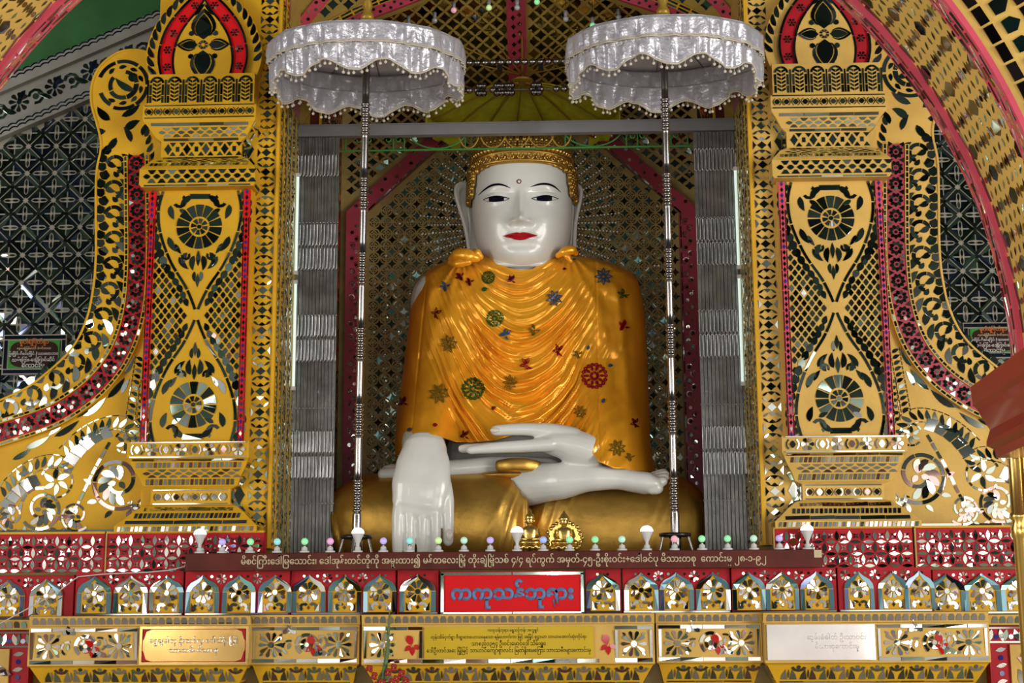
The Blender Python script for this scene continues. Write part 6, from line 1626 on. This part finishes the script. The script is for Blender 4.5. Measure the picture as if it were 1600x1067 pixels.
# ---------------- gilt lower robe over the folded legs
def lobe(name, cx, cz, hx, hz, hy, yc, ridges, tiltx=0.0, flip=1, blunt=2.7, lb=2.7):
    c = at(cx, cz, yc); hx = pxm(hx, yc-0.1); hz = pxm(hz, yc-0.1); mb = MB(); rows = []; nu, nv = 120, 64
    for i in range(nu+1):
        u = -1+2*i/nu; rr = max(0.0, 1-abs(u)**(blunt if u > 0 else lb))**(1/2.4)
        row = []
        for j in range(nv):
            t = 2*PI*j/nv; a, b = cos(t), sin(t)
            y = math.copysign(abs(a)**0.85, a); z = math.copysign(abs(b)**0.85, b)
            k = rr*(1+sum(amp*math.exp(-((u-u0-sl*z)/w)**2) for u0, sl, w, amp in ridges))
            row.append((c.x+flip*hx*u, yc-hy*y*k, c.z+hz*z*k+tiltx*u))
        rows.append(row)
    mb.grid(rows, 'gold_leaf', True); return child(mb, name, ST)
lobe('gilt_robe_knee', 668, 820, 160, 82, 0.36, 0.86, [(0.99, 0.0, 0.03, 0.5), (0.80, 0.14, 0.012, 0.040), (0.885, 0.10, 0.012, 0.040), (0.66, 0.22, 0.010, 0.025), (-0.84, -0.12, 0.012, 0.05), (-0.81, -0.12, 0.010, -0.03)], blunt=9.0, lb=3.4)
lobe('gilt_robe_thigh', 960, 828, 146, 86, 0.34, 0.92, [(-0.80, 0.16, 0.014, 0.04), (-0.68, 0.16, 0.014, 0.04), (-0.56, 0.2, 0.012, 0.03), (0.42, 0.25, 0.016, 0.014), (0.5, 0.22, 0.014, 0.012), (0.3, 0.28, 0.012, 0.01)], blunt=5.0)
mb = MB(); c = at(800, 745, 0.80); mb.ball(tuple(c), 0.2, 'gold_leaf', 24, (1.3, 0.9, 0.16)); limb(mb, [at(784, 728, 0.64), at(800, 727, 0.62), at(818, 727, 0.62), at(836, 729, 0.64)], [(0.045, 0.032), (0.05, 0.036), (0.05, 0.036), (0.045, 0.032)], 'gold_leaf', ref=(0, 1, 0), e=3.5); child(mb, 'gilt_lap', ST)

# ---------------- the satin robe
KX_ = (at(915, 550, 0.9).x-at(715, 550, 0.9).x)/200
def edge(tab, py): ys = [p[0] for p in tab]; return float(np.interp(py, ys, [p[1] for p in tab]))
LE = [(396, 738), (400, 722), (404, 708), (409, 694), (416, 678), (425, 665), (437, 655), (455, 647), (480, 642), (520, 637), (570, 631), (620, 624), (660, 618.5), (690, 616.5), (712, 618), (740, 618)]
RE = [(396, 893), (400, 912), (404, 930), (409, 950), (416, 969), (425, 985), (437, 996), (455, 1002), (480, 1006), (520, 1009), (570, 1012), (620, 1014), (660, 1015.5), (690, 1016), (712, 1019), (740, 1026)]
# depth of the front of the cloth (distance in front of its axis) down the figure
DEP = [(396, .16), (410, .21), (425, .24), (450, .27), (500, .295), (560, .32), (620, .39), (660, .45), (690, .50), (720, .54), (745, .55)]
YC = 1.15
def hem_py(u):
    """lower edge of the cloth seen from the front; u=-1..1 across"""
    px = 815+u*198
    return float(np.interp(px, [618, 630, 648, 668, 690, 712, 735, 770, 800, 850, 872, 895, 915, 930, 950, 985, 1012, 1030], [712, 708, 690, 681, 683, 690, 691, 688, 680, 668, 663, 672, 694, 722, 731, 735, 737, 738]))
def neck_py(u):
    px = 815+u*198
    return float(np.interp(px, [617, 690, 722, 738, 757, 778, 800, 825, 850, 872, 888, 905, 940, 1013], [402, 397, 394, 400, 413, 419, 422, 420, 411, 401, 391, 395, 399, 402]))
rsn = np.random.RandomState(5)
nzv = rsn.uniform(-1, 1, (40, 40))
def vn(x, y):
    x = np.asarray(x)*1.0; y = np.asarray(y)*1.0; i = np.floor(x).astype(int); j = np.floor(y).astype(int); fx = x-i; fy = y-j; fx = fx*fx*(3-2*fx); fy = fy*fy*(3-2*fy)
    g = lambda a, b: nzv[a % 40, b % 40]
    return (g(i, j)*(1-fx)+g(i+1, j)*fx)*(1-fy)+(g(i, j+1)*(1-fx)+g(i+1, j+1)*fx)*fy
def ridge(q, sharp=1.6):
    """rounded crests with narrow valleys"""
    s_ = 0.5+0.5*np.sin(q); return s_**sharp
def folds(px, py):
    """height of the cloth folds at a photo pixel (metres)"""
    x = px-812.0
    # swags hung between the two shoulder knots, lower ones longer and steeper
    xx = x+7*vn(py/70.0, x/160.0+3)
    q = np.maximum(py+0.0125*np.abs(xx)**1.95+9*vn(px/60.0+3, py/60.0)+1.5*vn(px/16.0, py/20.0), 405)
    ph = 2*np.pi*26.0*np.log(1+(q-400)/26.0/12.5)      # swags widen downwards
    m_ = np.exp(-(np.abs(x+2)/112.0)**5)*sstep(416, 430, py)
    amp = 0.0085+0.0080*sstep(430, 560, py)
    mod = 0.20+1.05*np.clip(0.55+1.0*vn(px/55.0+7, q/38.0+5), 0, 1.15)
    d = m_*amp*mod*(ridge(ph+3.0*vn(px/60.0+9, q/50.0), 1.5)+0.40*ridge(ph*2.3+1+2.5*vn(px/50.0+1, q/40.0), 1.4))
    # folds falling from the knots
    for kx, ky in ((722, 404), (888, 398)):
        dx, dy = px-kx, py-ky; a = np.arctan2(dx, np.maximum(dy, 1.0)+6); r = np.hypot(dx, dy)
        mm = np.exp(-(r/150.0)**2)*sstep(4, 28, r)*sstep(-6, 14, dy)*(1-0.75*m_)
        d = d+mm*0.0075*ridge(a*17+1.2*vn(r/40.0, a*3+kx), 1.3)
    # long hanging folds over the arms and lap
    side = np.clip((np.abs(x)-70)/40.0, 0, 1)
    fan = x*(1-0.0006*(py-420))
    d = d+side*0.0085*sstep(425, 470, py)*ridge(fan/5.6+1.6*vn(px/45.0, py/140.0+4), 1.5)*(0.35+0.65*np.clip(0.5+vn(px/40.0+2, py/90.0), 0, 1))
    d = d+side*0.0040*vn(px/16.0+5, py/26.0)+0.003*vn(px/9.0, py/11.0)*0.5
    # the cloth gathers over the wrists
    g_ = sstep(610, 670, py)
    d = d+g_*0.008*ridge((py-0.35*x*np.sign(x-40))/6.2+1.5*vn(px/30.0, py/30.0), 1.4)*np.exp(-((x+165)/45.0)**2)
    d = d+g_*0.007*ridge((x+1.5*(py-660))/8.0+1.5*vn(px/30.0, py/30.0), 1.4)*np.exp(-((x-140)/60.0)**2)
    # seam lines where the panels join
    d = d-0.004*np.exp(-((px-(668-0.10*(py-430)))/1.6)**2)*sstep(430, 470, py)-0.004*np.exp(-((px-931-0.02*(py-430))/1.6)**2)
    return d
def robe_pt(th, v):
    """th around the figure (0 = front), v 0 neck .. 1 hem"""
    c_, s_ = cos(th), sin(th); e = 2.4+1.6*v
    sx = math.copysign(abs(s_)**(2/e), s_); cy = math.copysign(abs(c_)**(2/e), c_)
    u = sx
    if c_ >= 0: p0, p1 = neck_py(u), hem_py(u)
    else: p0, p1 = lerp(neck_py(math.copysign(1, u)), 396, -c_), 738
    py = lerp(p0, p1, v)
    # at the very top the ring closes on the neck line
    le, re = edge(LE, max(py, 397)), edge(RE, max(py, 397)); dep = float(np.interp(py, [a for a, b in DEP], [b for a, b in DEP]))
    mid, half = (le+re)/2, (re-le)/2
    px = mid+half*u
    if c_ >= 0: dep_y = dep*cy
    else: dep_y = 0.24*cy
    return px, py, YC-dep_y, th
robe = MB(); NT, NV = 420, 300
ths = [rad(-100)+rad(200)*i/NT for i in range(NT+1)]
grid_pts = []
for j in range(NV+1):
    v = (j/NV)**1.15; row = []
    for th in ths: row.append(robe_pt(th, v))
    grid_pts.append(row)
PX = np.array([[p[0] for p in r] for r in grid_pts]); PY = np.array([[p[1] for p in r] for r in grid_pts]); YY = np.array([[p[2] for p in r] for r in grid_pts]); TH = np.array([[p[3] for p in r] for r in grid_pts])
D = 2.0*folds(PX, PY)*np.clip(np.cos(TH)*1.6+0.15, 0.05, 1)
# soft volumes: the arms stand forward of the belly, the belly sinks between them
vol = 0.24*np.exp(-((PX-656)/42.0)**4)*sstep(560, 680, PY)+0.17*np.exp(-((PX-960)/60.0)**4)*sstep(590, 690, PY)-0.045*np.exp(-((PX-812)/95.0)**4)*sstep(470, 600, PY)+0.02*np.exp(-((PX-812)/60.0)**2)*sstep(430, 470, PY)*(1-sstep(500, 560, PY))
YY2 = YY-(D+vol*np.clip(np.cos(TH), 0, 1))
rows = []
KD = 1.0/FPX
for j in range(NV+1):
    row = []
    for i in range(NT+1):
        # figure stands upright: px,py are read on the axis plane so the outline stays put and depth is real
        p = at(PX[j, i], PY[j, i], YC-0.18); sh = (YY2[j, i]-(YC-0.18))
        q = CAM+(p-CAM)*((YY2[j, i]-CAM.y)/(p.y-CAM.y))
        row.append((q.x-sin(TH[j, i])*0.0, q.y, q.z))
    rows.append(row)
robe.grid(rows, 'satin')
ro = child(robe, 'satin_robe', ST)
md = ro.modifiers.new('s', 'SOLIDIFY'); md.thickness = 0.006; md.offset = 1
# shoulder knots
def knot(px, py, lst, name='knot'):
    mb = MB()
    for pts, r in lst: limb(mb, [at(a, b, y) for a, b, y in pts], r, 'satin', n=12)
    child(mb, name, ro)
knot(730, 404, [([(706, 405, .93), (716, 399, .90), (730, 400, .88), (744, 403, .89)], [.022, .038, .042, .026]), ([(738, 398, .90), (744, 395, .89), (750, 401, .90)], [.018, .026, .02]), ([(703, 410, .92), (716, 412, .89), (732, 409, .88)], [.014, .024, .02])])
knot(888, 393, [([(872, 399, .92), (883, 393, .90), (893, 391, .91), (899, 395, .93)], [.016, .026, .028, .018]), ([(886, 400, .90), (892, 408, .90)], [.018, .012])])
# printed motifs sewn on the satin
bpy.context.view_layer.update()
bv = BVHTree.FromPolygons([Vector(p) for r in rows for p in r], [(i*(NT+1)+j, i*(NT+1)+j+1, (i+1)*(NT+1)+j+1, (i+1)*(NT+1)+j) for i in range(NV) for j in range(NT)])
def applique(px, py, kind, col, size, rot=0.0):
    m_ = 'applique_'+col; r = size*KX_; polys = []
    R2 = lambda p: (p[0]*cos(rot)-p[1]*sin(rot), p[0]*sin(rot)+p[1]*cos(rot))
    def loop(a, L, w, x0=0.0, y0=0.0):
        o_ = leaf(x0+0.12*r*cos(a), y0+0.12*r*sin(a), a, L*r, w*r, 0, 7); i_ = leaf(x0+0.32*L*r*cos(a), y0+0.32*L*r*sin(a), a, L*0.62*r, w*0.45*r, 0, 7)
        n = len(o_)
        for k in range(n): polys.append([o_[k], o_[(k+1) % n], i_[(k+1) % n], i_[k]])
    if kind == 'flower':
        for k in range(8): loop(k*PI/4, 0.9, 0.40)
    elif kind == 'rosette':
        for k in range(18): a = 2*PI*k/18; polys.extend([arc(0.90*r*cos(a), 0.90*r*sin(a), r*0.06, r*0.15, b, b+PI/2, 2) for b in (0, PI/2, PI, 1.5*PI)])
        for k in range(10): a = 2*PI*k/10; polys.append(leaf(0.40*r*cos(a), 0.40*r*sin(a), a, 0.42*r, 0.20*r, 0, 5))
        polys.extend([arc(0, 0, r*0.16, r*0.36, b, b+PI/3*0.9, 3) for b in [k*PI/3 for k in range(6)]])
    elif kind == 'sprig':
        for a, L in ((0.3, 0.9), (1.2, 1.0), (2.3, 0.8)): loop(a, L, 0.42)
        polys.append(leaf(-0.1*r, -0.1*r, -1.9, 0.8*r, 0.22*r, 0.8, 5)); polys.append(leaf(0, 0, 3.6, 0.7*r, 0.3*r, 0.5, 5))
    elif kind == 'bird':
        polys.append(leaf(-0.9*r, -0.2*r, 0.3, 1.5*r, 0.55*r, 0.8, 7)); polys.append(leaf(-0.2*r, 0.1*r, 2.0, 0.9*r, 0.4*r, -0.7, 6)); polys.append(leaf(0.1*r, 0.1*r, 0.9, 0.9*r, 0.36*r, 0.6, 6)); polys.append(leaf(0.0, -0.1*r, -0.9, 0.7*r, 0.26*r, 0.6, 6))
    else: polys.append(leaf(-r, 0, 0, 2*r, r*1.3, 0, 6))
    mb = MB(); c = at(px, py, 0.8)
    for pl in polys:
        vs = []
        for p in pl:
            q = R2(p); w = Vector((c.x+q[0], 0.8, c.z+q[1])); d = (w-CAM).normalized(); h = bv.ray_cast(CAM, d)
            if h[0] is None: vs = None; break
            vs.append(tuple(h[0]-d*0.0075))
        if vs: mb.add(vs, [list(range(len(vs)))], m_)
    if not mb.v: return
    o = child(mb, 'applique', ro); md = o.modifiers.new('s', 'SOLIDIFY'); md.thickness = 0.003
    if kind == 'rosette': o['label'] = 'large '+col+' sequin rosette'
for a in ((929, 587, 'rosette', 'red', 19.5), (739, 607, 'rosette', 'green', 17), (773, 497, 'rosette', 'green', 13), (943, 432, 'flower', 'blue', 14), (866, 466, 'flower', 'blue', 13, .3), (701, 537, 'flower', 'olive', 14, .2), (686, 615, 'flower', 'olive', 16, .5), (797, 597, 'flower', 'olive', 12, .8), (763, 433, 'rosette', 'green', 10),
          (682, 491, 'sprig', 'maroon', 10, .4), (823, 570, 'sprig', 'red', 12, 1.0), (873, 549, 'sprig', 'red', 11, .7), (976, 510, 'bird', 'red', 11, .5), (975, 460, 'sprig', 'green', 10, 1.6), (790, 524, 'bird', 'blue', 11, -.3), (836, 516, 'bird', 'olive', 11, .9), (965, 700, 'flower', 'olive', 13, .3), (993, 662, 'sprig', 'maroon', 9, .9),
          (906, 643, 'flower', 'olive', 10, .3), (697, 447, 'bird', 'blue', 10, 1.2), (720, 431, 'bird', 'maroon', 9, 1.6), (735, 440, 'bird', 'maroon', 8, 1.2), (757, 452, 'drop', 'green', 5, .2), (893, 405, 'bird', 'blue', 9, .8), (904, 553, 'bird', 'olive', 9, 1.4), (919, 543, 'drop', 'blue', 4, 1.5), (954, 571, 'drop', 'blue', 4), (943, 626, 'drop', 'blue', 4, .9),
          (631, 629, 'bird', 'maroon', 10, .3), (727, 681, 'bird', 'maroon', 9, 0), (680, 664, 'drop', 'red', 4), (771, 637, 'drop', 'maroon', 4, .5), (640, 671, 'drop', 'blue', 4, .6), (800, 438, 'bird', 'maroon', 9, .1), (882, 420, 'drop', 'maroon', 3), (986, 714, 'bird', 'olive', 8, 1.2)):
    applique(*a)
# light strings of the halo behind the head
HL = thing('halo', 'rays of tiny silver light strings spread behind the head of the statue', 'halo', (0.02, 1.52, at(812, 345, 1.52).z))
hcn = at(812, 350, 1.52)
for k in range(64):
    a = 2*PI*k/64
    if sin(a) < -0.75: continue
    mb = MB(); r0, r1 = 0.26, 0.50+0.03*sin(k*2.3)
    if abs(cos(a)) > 0.6: r1 += 0.08
    mb.tube([(hcn.x+r0*cos(a), 1.52, hcn.z+r0*sin(a)), (hcn.x+r1*cos(a), 1.52, hcn.z+r1*sin(a))], 0.0012, 'grey_rail', 4)
    for q in range(16):
        r = lerp(r0, r1, (q+0.5)/16); mb.ball((hcn.x+r*cos(a), 1.516, hcn.z+r*sin(a)), 0.0042, 'halo_bead', 6)
    child(mb, 'light_string', HL)
mb = MB(); mb.tube([(hcn.x+0.30*cos(t), 1.535, hcn.z+0.30*sin(t)) for t in np.linspace(0, 2*PI, 49)[:-1]], 0.006, 'grey_rail', 6, closed=True); mb.box((hcn.x-0.01, 1.53, hcn.z-0.3), (hcn.x+0.01, 1.56, hcn.z+0.3), 'grey_rail'); child(mb, 'frame', HL)
